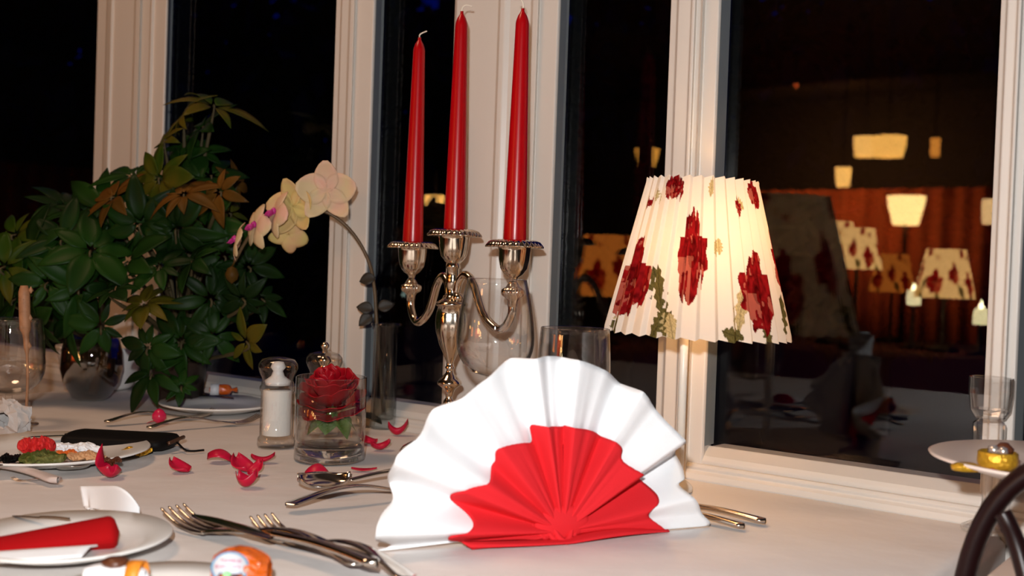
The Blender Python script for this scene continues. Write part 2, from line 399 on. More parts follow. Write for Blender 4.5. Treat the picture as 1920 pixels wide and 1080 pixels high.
# ================================================================== TABLE AND CLOTH
sTR = wz(PT(1795, 1060))[0] - .012      # right end
sTL = wz(PT(95, 735))[0]
w0, w1 = -0.034, -1.12
tb = empty('dining_table', W((sTL+sTR)/2, (w0+w1)/2, 0), 'dining table hidden under the white cloth by the window', 'table')
tb_inv = Vector(tb.location)
b = MB(); b.prism([(W(s, w, 0) - tb_inv).xy for s, w in ((sTL+.01, w0-.012), (sTR-.01, w0-.012), (sTR-.01, w1+.01), (sTL+.01, w1+.01))], TZ-.03, TZ-.004)
b.build('tabletop', M_tablewood, tb, smooth=False)
for s, w in ((sTL+.1, w0-.1), (sTR-.1, w0-.1), (sTR-.1, w1+.1), (sTL+.1, w1+.1)):
    q = W(s, w, 0) - tb_inv; b = MB(); b.tube([(q.x, q.y, 0), (q.x, q.y, TZ-.03)], [.022, .03], 12); b.build('leg', M_tablewood, tb)
# cloth: top sheet with wrinkles, rounded drop all round
def cloth_z(s, w):
    p = Vector((s * 3.2, w * 5.0, 0))
    z = 0.0011 * noise.noise(p) + 0.0007 * noise.noise(p * 2.7)
    return z
NS, NWD = 150, 110
cv = []; cf = []
drop = 0.26
us = []; 
def edge_map(t, lo, hi):
    """t in [-d, L+d]: the flat stretch then bending down"""
    L = hi - lo; R = 0.010
    def bend(d):
        if d < R * pi / 2:
            a = d / R; return R * sin(a), R * (1 - cos(a))
        return R, R + (d - R * pi / 2)
    if t < 0: h, z = bend(-t); return lo - h, z
    if t > L: h, z = bend(t - L); return hi + h, z
    return lo + t, 0.0
import bisect
def samples(L, n, d0, d1):
    a = []
    if d0: a += [-d0 + (d0 - .02) * k / 8 for k in range(8)] + [-.02 + .02 * k / 6 for k in range(6)]
    a += [L * k / n for k in range(n + 1)]
    if d1: a += [L + .02 * (k + 1) / 6 for k in range(6)] + [L + .02 + (d1 - .02) * (k + 1) / 8 for k in range(8)]
    return a
SA = samples(sTR - sTL, NS, drop, drop); WA = samples(w0 - w1, NWD, drop, 0)
for ss in SA:
    for ww in WA:
        s, zs = edge_map(ss, sTL, sTR); w, zw = edge_map(ww, w1, w0)
        z = TZ + cloth_z(s, w) - zs - zw
        if zs > .01: s += 0.006 * (zs / drop) * sin(ww * 26) * (1 if ss > 0 else -1) + .004
        if zw > .01: w -= 0.006 * (zw / drop) * sin(ss * 24)
        cv.append(W(s, w, max(z, TZ - drop - .03)))
nw = len(WA)
cf = [(i*nw+j, (i+1)*nw+j, (i+1)*nw+j+1, i*nw+j+1) for i in range(len(SA)-1) for j in range(nw-1)]
cl = MB(); cl.add(cv, cf); clo = cl.build('tablecloth', M_cloth)
tag(clo, 'white tablecloth spread over the long table below the windows', 'tablecloth')
def TP(x, y, h=0.0012):
    p = PT(x, y, 0); s, w = wz(p); p.z = TZ + cloth_z(s, w) + h
    return p

# ================================================================== NAPKIN FAN
HUBX, HUBY = 1050, 1018
nL = PT(700, 1047); nR = PT(1322, 988)
n_u = (nR - nL); n_u.z = 0; n_u.normalize(); n_n = Vector((n_u.y, -n_u.x, 0))     # n_n towards the camera
if n_n.y > 0: n_n = -n_n
def np_(x, y):
    d = ray(x, y); t = (nL - CAM).dot(n_n) / d.dot(n_n); return CAM + d * t
hub = np_(HUBX, HUBY); hub.z = TZ + 0.008
def rounded_(pts, n=5):
    q = catmull([(x, y, 0) for x, y in pts], n); return [(p.x, p.y) for p in q]
def polar(pts):
    out = []
    for x, y in pts:
        p = np_(x, y) - hub; a = atan2(p.z, p.dot(n_u)); 
        if a < radians(-60): a += 2 * pi
        out.append((a, sqrt(p.z**2 + p.dot(n_u)**2)))
    return out
white = polar(rounded_([(1250, 1006), (1325, 985), (1312, 962), (1298, 940), (1276, 912), (1292, 900), (1302, 872), (1290, 845), (1240, 790), (1190, 731), (1140, 697), (1080, 675), (1030, 668), (985, 672), (955, 684), (900, 715), (840, 755), (790, 800), (745, 836), (731, 862), (736, 890), (748, 918), (746, 942), (712, 962), (693, 982), (695, 1005), (735, 1022), (737, 1034), (690, 1046)]))
redp = polar(rounded_([(1247, 1006), (1240, 990), (1204, 960), (1226, 938), (1228, 920), (1205, 893), (1158, 862), (1152, 834), (1110, 808), (1061, 798), (1058, 800), (1004, 799), (1002, 829), (970, 829), (924, 838), (927, 868), (908, 898), (868, 912), (850, 926), (856, 942), (878, 962), (882, 978), (862, 992), (834, 998), (838, 1010), (868, 1018), (880, 1030), (878, 1046)]))
def rad_interp(tab, a, smooth=True):
    if a <= tab[0][0]: return tab[0][1]
    for i in range(len(tab) - 1):
        if tab[i][0] <= a <= tab[i+1][0] and tab[i+1][0] > tab[i][0]:
            t = (a - tab[i][0]) / (tab[i+1][0] - tab[i][0])
            p0 = tab[max(0, i-1)][1]; p1 = tab[i][1]; p2 = tab[i+1][1]; p3 = tab[min(len(tab)-1, i+2)][1]
            if abs(p2 - p1) / max(1e-6, tab[i+1][0] - tab[i][0]) > 0.9 and not smooth: return lerp(p1, p2, t)
            m1 = (p2 - p0) * .4; m2 = (p3 - p1) * .4
            h = t*t*(3-2*t)
            return lerp(p1, p2, t) * .5 + .5 * (p1*(1-h) + p2*h)
    return tab[-1][1]
DK = [(-12, 2), (2, 6), (9, 13), (22, -22), (33, 15), (50, 10), (59.5, 15), (62.5, -12), (75, 3), (88, 13), (90, -5), (97, 2), (103.5, 12), (107, -11), (121, 6), (131, 12), (138, -6), (149, 15), (156, 11), (163, -16), (175, 16), (182, -8), (188, 6), (196, 2), (205, 0)]
DK = [(radians(a), d * 0.001) for a, d in DK]
def depth(a, r):
    for (x0, v0), (x1, v1) in zip(DK, DK[1:]):
        if a <= x1:
            t = max(0, (a - x0) / (x1 - x0)); t = lerp(t, t*t*(3-2*t), .75); d = lerp(v0, v1, t); break
    else: d = DK[-1][1]
    return d * min(1.35, (r / 0.125) ** .85)
def fan(tab, name, m, parent, off, a0, a1, inner=0.004, n=520, mr=26):
    b = MB(); vs = []
    for i in range(n + 1):
        a = lerp(a0, a1, i / n); R = rad_interp(tab, a, False)
        for j in range(mr + 1):
            r = lerp(inner, R, j / mr)
            d = depth(a, r) + off + 0.004 * (1 - j / mr) * (0.5 if off > 0.001 else 0)
            # soft crinkles running out from the hub
            d += 0.0005 * noise.noise(Vector((a * 14, r * 20, 3.1))) * min(1, r / .03)
            p = hub + n_u * (cos(a) * r) + Vector((0, 0, sin(a) * r)) + n_n * d
            p.z = max(p.z, TZ + 0.0018)
            vs.append(p)
    f = [(i*(mr+1)+j, (i+1)*(mr+1)+j, (i+1)*(mr+1)+j+1, i*(mr+1)+j+1) for i in range(n) for j in range(mr)]
    b.add(vs, f)
    o = b.build(name, m, parent, solid=0.0012)
    return o
napk = empty('folded_napkin', hub - Vector((0, 0, .006)), 'white cloth napkin folded into an upright fan with a red inner layer', 'napkin')
inv = Vector(napk.location)
def fan_local(*a, **k):
    o = fan(*a, **k)
    for v in o.data.vertices: v.co -= inv
    return o
fan_local(white, 'white_fan', M_napw, napk, -0.003, white[0][0], white[-1][0])
fr = fan_local(redp, 'red_fan', M_napr, napk, 0.0016, redp[0][0], redp[-1][0])
fr['label'] = 'red inner layer of the fan'
# lower red apron below the hub, following the table
bt = MB(); vs = []
lowL = [np_(878, 1046), np_(840, 1004)]; 
N = 60
for i in range(N + 1):
    t = i / N
    bot = np_(lerp(880, 1246, t), lerp(1047, 1007, t)); bot.z = TZ + .0015
    a = lerp(redp[-1][0], redp[0][0], t)
    if t < .5: top = hub + (np_(lerp(862, 1045, t*2), lerp(1014, 1008, t*2)) - hub)
    else: top = np_(lerp(1045, 1243, (t-.5)*2), lerp(1008, 992, (t-.5)*2) - 11 * sin(pi * (t-.5)*2))
    for j in range(9):
        q = j / 8; p = bot.lerp(top, q)
        p = p + n_n * (0.013 * sin(pi * q) * (0.35 + .65 * sin(pi * t)) + .0035)
        p.z = max(p.z, TZ + .0015); vs.append(p - inv)
bt.add(vs, [(i*9+j, (i+1)*9+j, (i+1)*9+j+1, i*9+j+1) for i in range(N) for j in range(8)])
bt.build('red_hem', M_napr, napk, solid=.0012)
# rolled folds gathered at the hub
rb = MB()
for k, (xa, xb, dz, dn) in enumerate(((996, 1098, 0, .0072), (1012, 1086, .0065, .0082), (1026, 1074, .0125, .0088))):
    pts = []
    for i in range(13):
        t = i / 12; x = lerp(xa, xb, t); y = 1027 - 46 * abs(2*t - 1) ** 1.8 - dz * 1100
        pts.append(np_(x, y) + n_n * (dn - .006 * abs(2*t-1)) - inv)
    rb.tube(pts, [.0034 * sin(pi * (.03 + .94 * i / 12)) ** 1.1 for i in range(13)], 10)
hc = hub + Vector((0, 0, .0060)) + n_n * .0020 - inv
def plug(u, v):
    a = 2*pi*v; t = pi * (.02 + .96 * u)
    p = hc + n_u * (.024 * cos(t)) + Vector((0, 0, .0145 * sin(t) * sin(a))) + n_n * (.0048 * sin(t) * cos(a))
    p.z = max(p.z, TZ + .0016 - inv.z); return p
rb.grid(plug, 18, 19)
rb.build('gathered_fold', M_napr, napk)
lin = MB(); vs = []
for i in range(41):
    a = lerp(radians(-8), radians(188), i / 40)
    for j in range(7):
        r = .060 * j / 6; p = hub + n_u * (cos(a) * r) + Vector((0, 0, sin(a) * r)) - n_n * .0005; p.z = max(p.z, TZ + .0015)
        p -= n_n * (.0115 * min(1, r / .03)); vs.append(p - inv)
lin.add(vs, [(i*7+j, (i+1)*7+j, (i+1)*7+j+1, i*7+j+1) for i in range(40) for j in range(6)])
lin.build('red_lining', M_napr, napk)
# back half of the pleats that keeps the fan standing
def back_fan():
    b = MB(); vs = []; n, mr = 120, 8
    for i in range(n + 1):
        a = lerp(radians(12), radians(168), i / n); R = rad_interp(white, a) * .8
        for j in range(mr + 1):
            r = lerp(.01, R, j / mr)
            p = hub + n_u * (cos(a) * r) + Vector((0, 0, sin(a) * r)) - n_n * (0.014 + .5 * abs(depth(a, r)) + 0.06 * (1 - sin(a)) * j / mr)
            p.z = max(p.z, TZ + .0018); vs.append(p - inv)
    b.add(vs, [(i*(mr+1)+j, (i+1)*(mr+1)+j, (i+1)*(mr+1)+j+1, i*(mr+1)+j+1) for i in range(n) for j in range(mr)])
    return b.build('back_pleats', M_napw, napk, solid=.001)
back_fan()

# ================================================================== FLORAL LAMP
def rosecol(u, v, seed):
    """colour of a printed rose at local (u, v) in [-1, 1]; None outside"""
    r = sqrt(u*u + v*v); a = atan2(v, u)
    if v < -.35: u = u * 1.75; r = sqrt(u*u + v*v); a = atan2(v, u)
    edge = .92 + .07 * sin(3*a + seed) + .05 * sin(9*a + 2*seed) + .12 * noise.noise(Vector((u*5, v*5, seed)))
    if r > edge: return None
    n = noise.noise(Vector((u*4.5 + seed, v*4.5, seed*1.7))); n2 = noise.noise(Vector((u*11, v*11, seed)))
    ring = .5 + .5 * sin(14 * r + 3 * a + 4 * n)
    base = Vector((0.24, 0.008, 0.011)) * (0.45 + .5 * ring + .3 * n2)
    if (u < -.05 and v > .05 and n > -.22) or n > .38: base = base.lerp(Vector((0.42, 0.12, 0.09)), .75)
    if r < .3: base *= .6
    return base
def leafcol(u, v, pale, seed):
    if abs(v) > (1 - u*u) * (.85 + .2 * sin(u*16)) or abs(u) > 1: return None
    c = Vector((0.11, 0.10, 0.035)) if not pale else Vector((0.50, 0.42, 0.22))
    vein = abs(v) < .08 or abs(((u*5 + abs(v)*2.5) % 1) - .5) > .43
    return c * (.6 if vein else 1 + .4 * noise.noise(Vector((u*5, v*5, seed))))
PRINT = []          # (kind, theta deg, v, half width deg, half height v, rot, seed)
for base_t in (0, 180):
    PRINT += [('leaf', base_t-28, .73, .30, 7, 1.15, 1), ('leaf', base_t-24, .93, .20, 8, 2.2, 2), ('pale', base_t-17, .93, .16, 7, 1.2, 3), ('pale', base_t+27, .80, .3, 5, 1.8, 4),
              ('leaf', base_t+20, .97, .14, 6, .3, 5), ('leaf', base_t+70, .86, .26, 8, 1.9, 6), ('pale', base_t-62, .9, .14, 6, .9, 7), ('pale', base_t+13, .43, .09, 4, 1.5, 8),
              ('leaf', base_t-62, .97, .12, 7, .7, 9), ('leaf', base_t+45, .96, .13, 6, 1.0, 10), ('pale', base_t+7, .05, .1, 4, 1.8, 2), ('pale', base_t-47, .13, .08, 5, 1.2, 2),
              ('pale', base_t+35, .15, .09, 5, .5, 2), ('rose', base_t-55, .66, 20, .27, 0, 1.3), ('rose', base_t-7, .48, 12, .31, 0, 2.9), ('rose', base_t+42, .69, 16, .28, 0, 4.4),
              ('rose', base_t-29, .05, 10, .11, 0, 5.5), ('rose', base_t+57, .06, 9, .12, 0, 6.1), ('rose', base_t+33, .17, 4, .07, 0, 3.0), ('rose', base_t-58, .16, 4, .05, 0, 2.0), ('rose', base_t+84, .5, 12, .24, 0, 7.7)]
def print_color(th, v):
    cream = Vector((0.80, 0.76, 0.71)); col = cream
    for k in PRINT:
        dt = (th - k[1] + 180) % 360 - 180
        if abs(dt) > 30: continue
        if k[0] == 'rose':
            c = rosecol(dt / k[3], (v - k[2]) / k[4], k[6])
        else:
            du = dt * .012 ; dv = (v - k[2]); r = k[5]
            # k = kind, theta, v, length(v units), width deg, rot, seed
            x = (cos(r) * du + sin(r) * dv) / (k[3] * .62); y = (-sin(r) * du + cos(r) * dv) / (k[4] * .009)
            c = leafcol(x, y, k[0] == 'pale', k[6])
        if c: col = c
    return col
NPL = 32
def pleat_shade(name, rt, rb, h, m, parent, nth=800, nv=190, rot=0, printed=True, amp=.0036, tilt=0):
    vs = []; cols = []
    for i in range(nth):
        th = 360 * i / nth; ph = (th * NPL / 360) % 1
        saw = (ph / .78) if ph < .78 else (1 - (ph - .78) / .22)       # knife pleat
        for j in range(nv + 1):
            v = j / nv; r = lerp(rt, rb, v) + amp * (saw - .5) * lerp(.8, 1.35, v)
            t = radians(th + rot)
            z = h * (1 - v) - .0022 * saw * (v if v > .98 else 0) + .0022 * saw * (1 if v < .01 else 0)
            vs.append((r * sin(t), -r * cos(t), z + tilt * r * sin(t)))
            if printed:
                shift = ((int(th * NPL / 360) * 37) % 5 - 2) * .006
                thq = th + (2.2 if ph > .78 else 0)
                cols.append(print_color(thq if th < 180 else thq - 360, v + shift))
    f = [(i*(nv+1)+j, ((i+1) % nth)*(nv+1)+j, ((i+1) % nth)*(nv+1)+j+1, i*(nv+1)+j+1) for i in range(nth) for j in range(nv)]
    o = new_obj(name, vs, f, m, parent)
    if printed:
        ca = o.data.color_attributes.new('print', 'FLOAT_COLOR', 'POINT')
        flat = []
        for c in cols: flat += [c.x, c.y, c.z, 1]
        ca.data.foreach_set('color', flat)
    return o
def shade_material(name, emit):
    m = bpy.data.materials.new(name); m.use_nodes = True; nt = m.node_tree
    for n in list(nt.nodes):
        if n.type != 'OUTPUT_MATERIAL': nt.nodes.remove(n)
    out = nt.nodes[0]
    at = nt.nodes.new('ShaderNodeAttribute'); at.attribute_name = 'print'
    if emit is None:
        d = nt.nodes.new('ShaderNodeBsdfDiffuse'); t = nt.nodes.new('ShaderNodeBsdfTranslucent')
        nt.links.new(at.outputs['Color'], d.inputs[0]); nt.links.new(at.outputs['Color'], t.inputs[0])
        mx = nt.nodes.new('ShaderNodeMixShader'); mx.inputs[0].default_value = .42
        nt.links.new(d.outputs[0], mx.inputs[1]); nt.links.new(t.outputs[0], mx.inputs[2]); nt.links.new(mx.outputs[0], out.inputs[0])
    else:
        e = nt.nodes.new('ShaderNodeEmission'); e.inputs['Strength'].default_value = emit[1]
        mm = nt.nodes.new('ShaderNodeMix'); mm.data_type = 'RGBA'; mm.blend_type = 'MULTIPLY'; mm.inputs[0].default_value = 1
        mm.inputs[7].default_value = (*emit[0], 1); nt.links.new(at.outputs['Color'], mm.inputs[6]); nt.links.new(mm.outputs[2], e.inputs[0])
        nt.links.new(e.outputs[0], out.inputs[0])
    return m
M_shade = shade_material('rose_print_shade_fabric', None)
LX, LY = PZ(1277, 800, 1.04).x, 1.04
lamp = empty('table_lamp', (LX, LY, TZ + .001), 'lit table lamp with a pleated rose-print shade standing behind the napkin', 'lamp')
b = MB(); b.lathe([(.0, 0), (.0135, 0), (.0135, .004), (.011, .007), (.0045, .012), (0.0045, .02)], 32); b.build('base', M_brass, lamp)
b = MB(); b.tube([(0, 0, .012), (0, 0, .21)], [.0042, .0042], 20); b.build('pole', M_brass, lamp)
SHX = PZ(1306, 622, 1.04).x - LX
SHZ = EYE - .0600 - TZ
sh = pleat_shade('lamp_shade', .0525, .0885, .1475, M_shade, lamp, rot=-8, tilt=-0.02)
sh.location = (SHX, 0, SHZ)
b = MB()
for k in range(3):
    a = k * 2*pi/3 + .4; b.tube([(0, 0, .207), (SHX*.5 + .02*cos(a), .02*sin(a), .235), (SHX + .049*cos(a), .049*sin(a), SHZ + .125)], .0008, 6)
b.build('shade_carrier', M_brass, lamp)
b = MB(); b.lathe([(0, .208), (.009, .210), (.009, .226), (.013, .232), (.019, .246), (.017, .262), (.009, .271), (0, .273)], 24)
bu = b.build('bulb', mat('warm_bulb_glass', (1, .8, .5), .4, emit=(1, .62, .25), estr=6), lamp)
bl = add_light('lamp_bulb_light', 'POINT', (SHX*.6, 0, .222), 1.0, (1.0, .50, .17), .012)
bl.parent = lamp
bl2 = add_light('lamp_bulb_light', 'POINT', (SHX*.8, -.0, .243), .9, (1.0, .58, .22), .014)
bl2.parent = lamp

# ================================================================== CANDELABRA
M0 = PZ(858, 432, 1.2); ML = PZ(774, 455, 1.28); MR_ = PZ(965, 452, 1.13)
base = Vector((PZ(838, 852, 1.2).x, 1.2, TZ + .001))
axis = Vector((ML.x - MR_.x, ML.y - MR_.y, 0)).normalized()
cx = base.x + .004
cand = empty('candelabra', base, 'silver three-arm candelabra between the windows behind the napkin', 'candelabra')
k6 = .0006
H0 = base.z
def st(lst, x0=0):
    return [(hw * k6, (TZ + .214 + (496.5 - y) * k6) - H0) for hw, y in lst]
b = MB()
prof = st([(0, 482), (6, 483), (9, 489), (13, 497), (14, 500), (14, 504), (11, 507), (12.5, 523), (14, 533), (11, 541), (10, 552), (13, 558), (22, 565), (30, 570), (31, 573), (29, 576), (25, 578), (28, 592), (29, 608), (27, 626), (21, 648), (12, 668), (7, 681), (7, 688), (9.5, 691), (6.5, 696), (8, 702), (17, 711), (23, 718), (23, 723), (13, 730), (8, 740), (6, 748), (10, 754), (11, 760), (8, 766), (12, 785), (24, 806), (46, 822), (70, 834), (84, 842), (90, 849), (90, 853)])
prof.append((0, prof[-1][1]))
zmin = min(p[1] for p in prof)
prof = [(r, z - zmin) for r, z in prof]
b.lathe(prof, 64, flute=lambda i, t: 1 + (.05 * cos(6*t) if 16 <= i <= 21 else 0))
b.build('stem', M_silver, cand)
def cup(parent_loc_z):
    b = MB()
    # drip pan with gadrooned rim, cup, neck, ring
    def gad(i, t): return 1 + (.035 * cos(30*t) if 1 <= i <= 4 else 0) + (.055 * abs(cos(3*t)) - .03 if 8 <= i <= 11 else 0)
    pr = [(.0128, .0), (.0215, .0012), (.0265, -.0008), (.0300, -.0052), (.0302, -.0070), (.0275, -.0062), (.0200, -.0042), (.0175, -.0052), (.0168, -.010), (.0158, -.020), (.0140, -.029), (.0095, -.0355), (.0050, -.0385), (.0040, -.041), (.0042, -.044)]
    b.lathe(pr, 120, flute=gad)
    return b
def finial():
    b = MB(); b.lathe([(.0040, -.042), (.0062, -.046), (.0080, -.049), (.0115, -.0515), (.0120, -.0545), (.0110, -.058), (.0075, -.0605), (.0055, -.0635), (.0052, -.070)], 96,
                     flute=lambda i, t: 1 + (.05 * cos(22*t) if 3 <= i <= 5 else 0))
    return b
cup_z0 = M0.z - H0
cups = []
for nm, q in (('mid', Vector((M0.x, M0.y, M0.z))), ('left', ML), ('right', MR_)):
    o = cup(0).build('candle_cup', M_silver, cand)
    loc = q - Vector(cand.location)
    if nm == 'mid': loc.x = .0; loc.y = 0
    o.location = loc; cups.append(loc)
    if nm != 'mid':
        f = finial().build('finial', M_silver, o)
# centre post between stem and middle cup
b = MB(); zt = cups[0].z; b.tube([(0, 0, prof[0][1] - .004), (0, 0, zt - .040)], [.0055, .0045], 20); b.build('neck', M_silver, cand)
for side, loc in ((1, cups[1]), (-1, cups[2])):
    d = Vector((loc.x, loc.y, 0)); L = d.length; d.normalize()
    z0 = loc.z - .068
    zs = prof[8][1]
    pts = [Vector((d.x*L, d.y*L, z0)), Vector((d.x*(L-.001), d.y*(L-.001), z0 - .010)), Vector((d.x*(L-.010), d.y*(L-.010), z0 - .023)), Vector((d.x*(L-.024), d.y*(L-.024), z0 - .026)),
           Vector((d.x*(L*.52), d.y*(L*.52), z0 - .010)), Vector((d.x*(L*.36), d.y*(L*.36), z0 + .020)), Vector((d.x*(L*.22), d.y*(L*.22), z0 + .030)), Vector((d.x*L*.11, d.y*L*.11, z0 + .022)), Vector((d.x*.007, d.y*.007, z0 + .010))]
    b = MB(); b.tube(catmull(pts, 7), .0046, 16)
    b.build('arm', M_silver, cand)
    b = MB(); b.lathe([(0, -.006), (.005, -.004), (.0065, 0), (.005, .004), (0, .006)], 20); o = b.build('boss', M_silver, cand); o.location = (d.x*.010, d.y*.010, z0 + .004)
labs = ['tall red taper candle in the middle cup of the candelabra', 'tall red taper candle in the left cup of the candelabra', 'tall red taper candle in the right cup of the candelabra']
for k, loc in enumerate(cups):
    p = Vector(cand.location) + loc + Vector((0, 0, -.012))
    c = empty('taper_candle', p, labs[k], 'candle', 'red taper candles in the candelabra')
    L = .257; b = MB()
    pr = [(0, 0), (.0121, 0), (.0121, .012)] + [(lerp(.0123, .0070, t ** 1.0), lerp(.014, L - .016, t)) for t in [i/14 for i in range(15)]] + [(.0066, L - .013), (.0050, L - .008), (.0026, L - .004), (.0018, L - .002), (.0019, L), (0, L)]
    b.lathe(pr, 40); b.build('wax', M_wax, c)
    b = MB()
    wp = [[(0, 0, L-.001), (.0004, 0, L+.004), (.004, 0, L+.007), (.011, 0, L+.006)], [(0, 0, L-.001), (0, 0, L+.003), (.003, 0, L+.0055), (.0085, 0, L+.008)], [(0, 0, L-.001), (.0003, 0, L+.005), (-.002, 0, L+.009), (-.006, 0, L+.010)]][k]
    b.tube(catmull(wp, 4), .0008, 6); b.build('wick', M_wick, c)

# ================================================================== GLASSES
def wine_glass(loc, label, H, R, bowl_h, rim_r, foot=.034, group=None):
    g = empty('wine_glass', loc, label, 'wine glass', group)
    zb = H - bowl_h; b = MB(); th = .0011
    outer = []
    for i in range(15):
        t = i / 14
        if t < .40: r = R * sqrt(max(0, 1 - (1 - t / .40) ** 2.2)) ** .95
        else: r = lerp(R, rim_r, ((t - .40) / .60) ** 1.6)
        outer.append((max(r, .004), zb + bowl_h * t))
    pr = outer + [(rim_r - .0004, H + .0006)] + [(max(r - th, .0005), z + (.002 if i == 0 else 0)) for i, (r, z) in list(enumerate(outer))[::-1]]
    b.lathe([(0, zb)] + pr + [(0, zb + .003)], 56); b.build('bowl', M_glass, g)
    b = MB(); b.lathe([(.0042, zb + .002), (.0036, zb - .01), (.0034, zb*.5), (.0038, .014), (.008, .0065)], 24, closed=False); b.build('stem', M_glass, g)
    b = MB(); b.lathe([(.007, .0068), (foot * .6, .0032), (foot, .0016), (foot, .0004), (0, .0004)], 48, closed=False); b.build('foot', M_glass, g)
    return g
p = PZ(930, 600, 1.05); wine_glass((p.x, p.y, TZ + .001), 'large clear wine glass in front of the candelabra', .200, .0385, .098, .0292)
p = PZ(1076, 700, 1.0); wine_glass((p.x, p.y, TZ + .001), 'smaller clear wine glass between candelabra and lampshade', .157, .0345, .075, .0325, .028)
p = TP(15, 800); wine_glass((p.x, p.y, p.z), 'clear wine glass at the left edge beside the plants', .128, .040, .092, .036)
# small liqueur glass on the window ledge at the right
p = PZ(1853, 800, .93); ss, ww = wz(p); p = W(ss, -.010, TZ + .033)
g = empty('liqueur_glass', W(wz(PZ(1845, 800, .9))[0], -.050, TZ + .001), 'small thick cut glass standing behind the footed plate at right', 'glass')
zt = PZ(1848, 712, .9).z - TZ
b = MB(); R = .0178
b.lathe([(0, zt - .036), (.012, zt - .035), (.0165, zt - .028), (R, zt - .014), (R, zt), (R - .002, zt), (R - .002, zt - .014), (.014, zt - .027), (0, zt - .031)], 12); b.build('bowl', M_glass, g, smooth=False)
b = MB(); b.lathe([(.008, zt - .035), (.0135, zt - .040), (.0135, zt - .058), (.005, zt - .062), (.004, .012), (.020, .003), (.020, 0), (0, 0)], 10, closed=False); b.build('stem', M_glass, g, smooth=False)

# ---------------- tumbler with floating rose
GP = PT(617, 863); GP.z = TZ + .001
def rose_petal(b, c, ang, r0, r1, h, half, flare, z0, ph):
    """cupped petal: base radius r0, belly r1, height h, half angle, lip flaring outwards"""
    def fn(u, v):
        x = (u - .5) * 2
        a = ang + x * half * (.45 + .55 * min(1, v * 2) ** .6)
        vv = v * (1 - .30 * x * x * v)
        r = lerp(r0, r1, sin(min(1, vv * 1.2) * pi / 2)) + flare * max(0, vv - .55) ** 1.6 * 2.2 + .0012 * abs(x)
        z = z0 + h * vv - flare * .8 * max(0, vv - .7) ** 2 * 3 + .0012 * sin(7 * x + ph) * v * v
        r += .0013 * sin(5 * x + ph * 2) * v * v
        return c + Vector((cos(a) * r, sin(a) * r, z))
    b.grid(fn, 13, 11)
tum = empty('tumbler', GP, 'straight clear tumbler of water holding a red rose', 'glass')
R, H = .0375, .0885
b = MB(); b.lathe([(0, 0), (R - .002, 0), (R, .002), (R, H), (R - .0011, H + .0006), (R - .0018, H), (R - .0022, .022), (R - .006, .0175), (0, .0165)], 72); b.build('glass_wall', M_glass, tum)
b = MB(); b.lathe([(0, .018), (R - .0065, .019), (R - .0026, .0235), (R - .0026, .062), (R - .0035, .0612), (0, .0612)], 64)
o = b.build('water', M_water, tum)
b = MB(); b.lathe([(0, .0008), (R - .003, .0008), (R - .0008, .003), (R - .0012, .013), (R - .004, .0162), (0, .0155)], 64); b.build('glass_base', M_solid, tum) 
rs = empty('rose', GP + Vector((.0015, 0, .061)), 'dark red rose bloom floating in the water of the tumbler', 'rose')
b = MB(); rr = random.Random(3); c0 = Vector((0, 0, 0))
for n, r0, r1, h, half, fl, z0 in ((3, .001, .0045, .030, 1.3, .000, .006), (3, .002, .0085, .031, 1.1, .002, .004), (4, .003, .0130, .031, .95, .005, .002), (5, .004, .0180, .029, .8, .010, .000), (5, .005, .0225, .025, .8, .012, -.003), (5, .006, .0270, .016, .8, .010, -.007), (5, .006, .0310, .006, .75, .004, -.010)):
    for k in range(n):
        rose_petal(b, c0, 2*pi*k/n + r1 * 190 + rr.uniform(-.2, .2), r0, r1, h * rr.uniform(.92, 1.08), half, fl, z0, rr.uniform(0, 6))
o = b.build('bloom', M_rose, rs, solid=.0005)
o.scale = (1.1, 1.1, 1.08); o.rotation_euler = (radians(14), radians(-6), 0)
def leaf_mesh(b, c, d, up, L, wd, fold=.25, droop=.2, n=7):
    c = Vector(c); d = Vector(d).normalized(); up = Vector(up); sd = d.cross(up)
    if sd.length < 1e-4: sd = d.cross(Vector((1, .3, 0)))
    sd.normalize(); up = sd.cross(d).normalized()
    def fn(u, v):
        t = u; w = wd * (sin(pi * t ** .85) ** .9 + .02) ; x = (v - .5) * 2
        return c + d * (L * t) + sd * (w * x) + up * (fold * w * abs(x) - droop * L * t * t)
    b.grid(fn, n, 5)
b = MB()
for a, l, z, dr in ((2.6, .024, -.010, .35), (3.7, .026, -.014, .5), (5.6, .027, -.008, .9), (.2, .025, -.012, .5), (4.6, .022, -.013, .6), (1.3, .022, -.012, .4)):
    leaf_mesh(b, (cos(a)*.005, sin(a)*.005, z - .002), (cos(a), sin(a), -.3), (0, 0, 1), l, .0125, .15, dr * .8)
b.build('sepal_leaves', M_green, rs, solid=.0004)
b = MB(); b.lathe([(0, -.030), (.004, -.026), (.006, -.016), (.004, -.002), (0, 0)], 16); b.build('hip', M_green, rs)

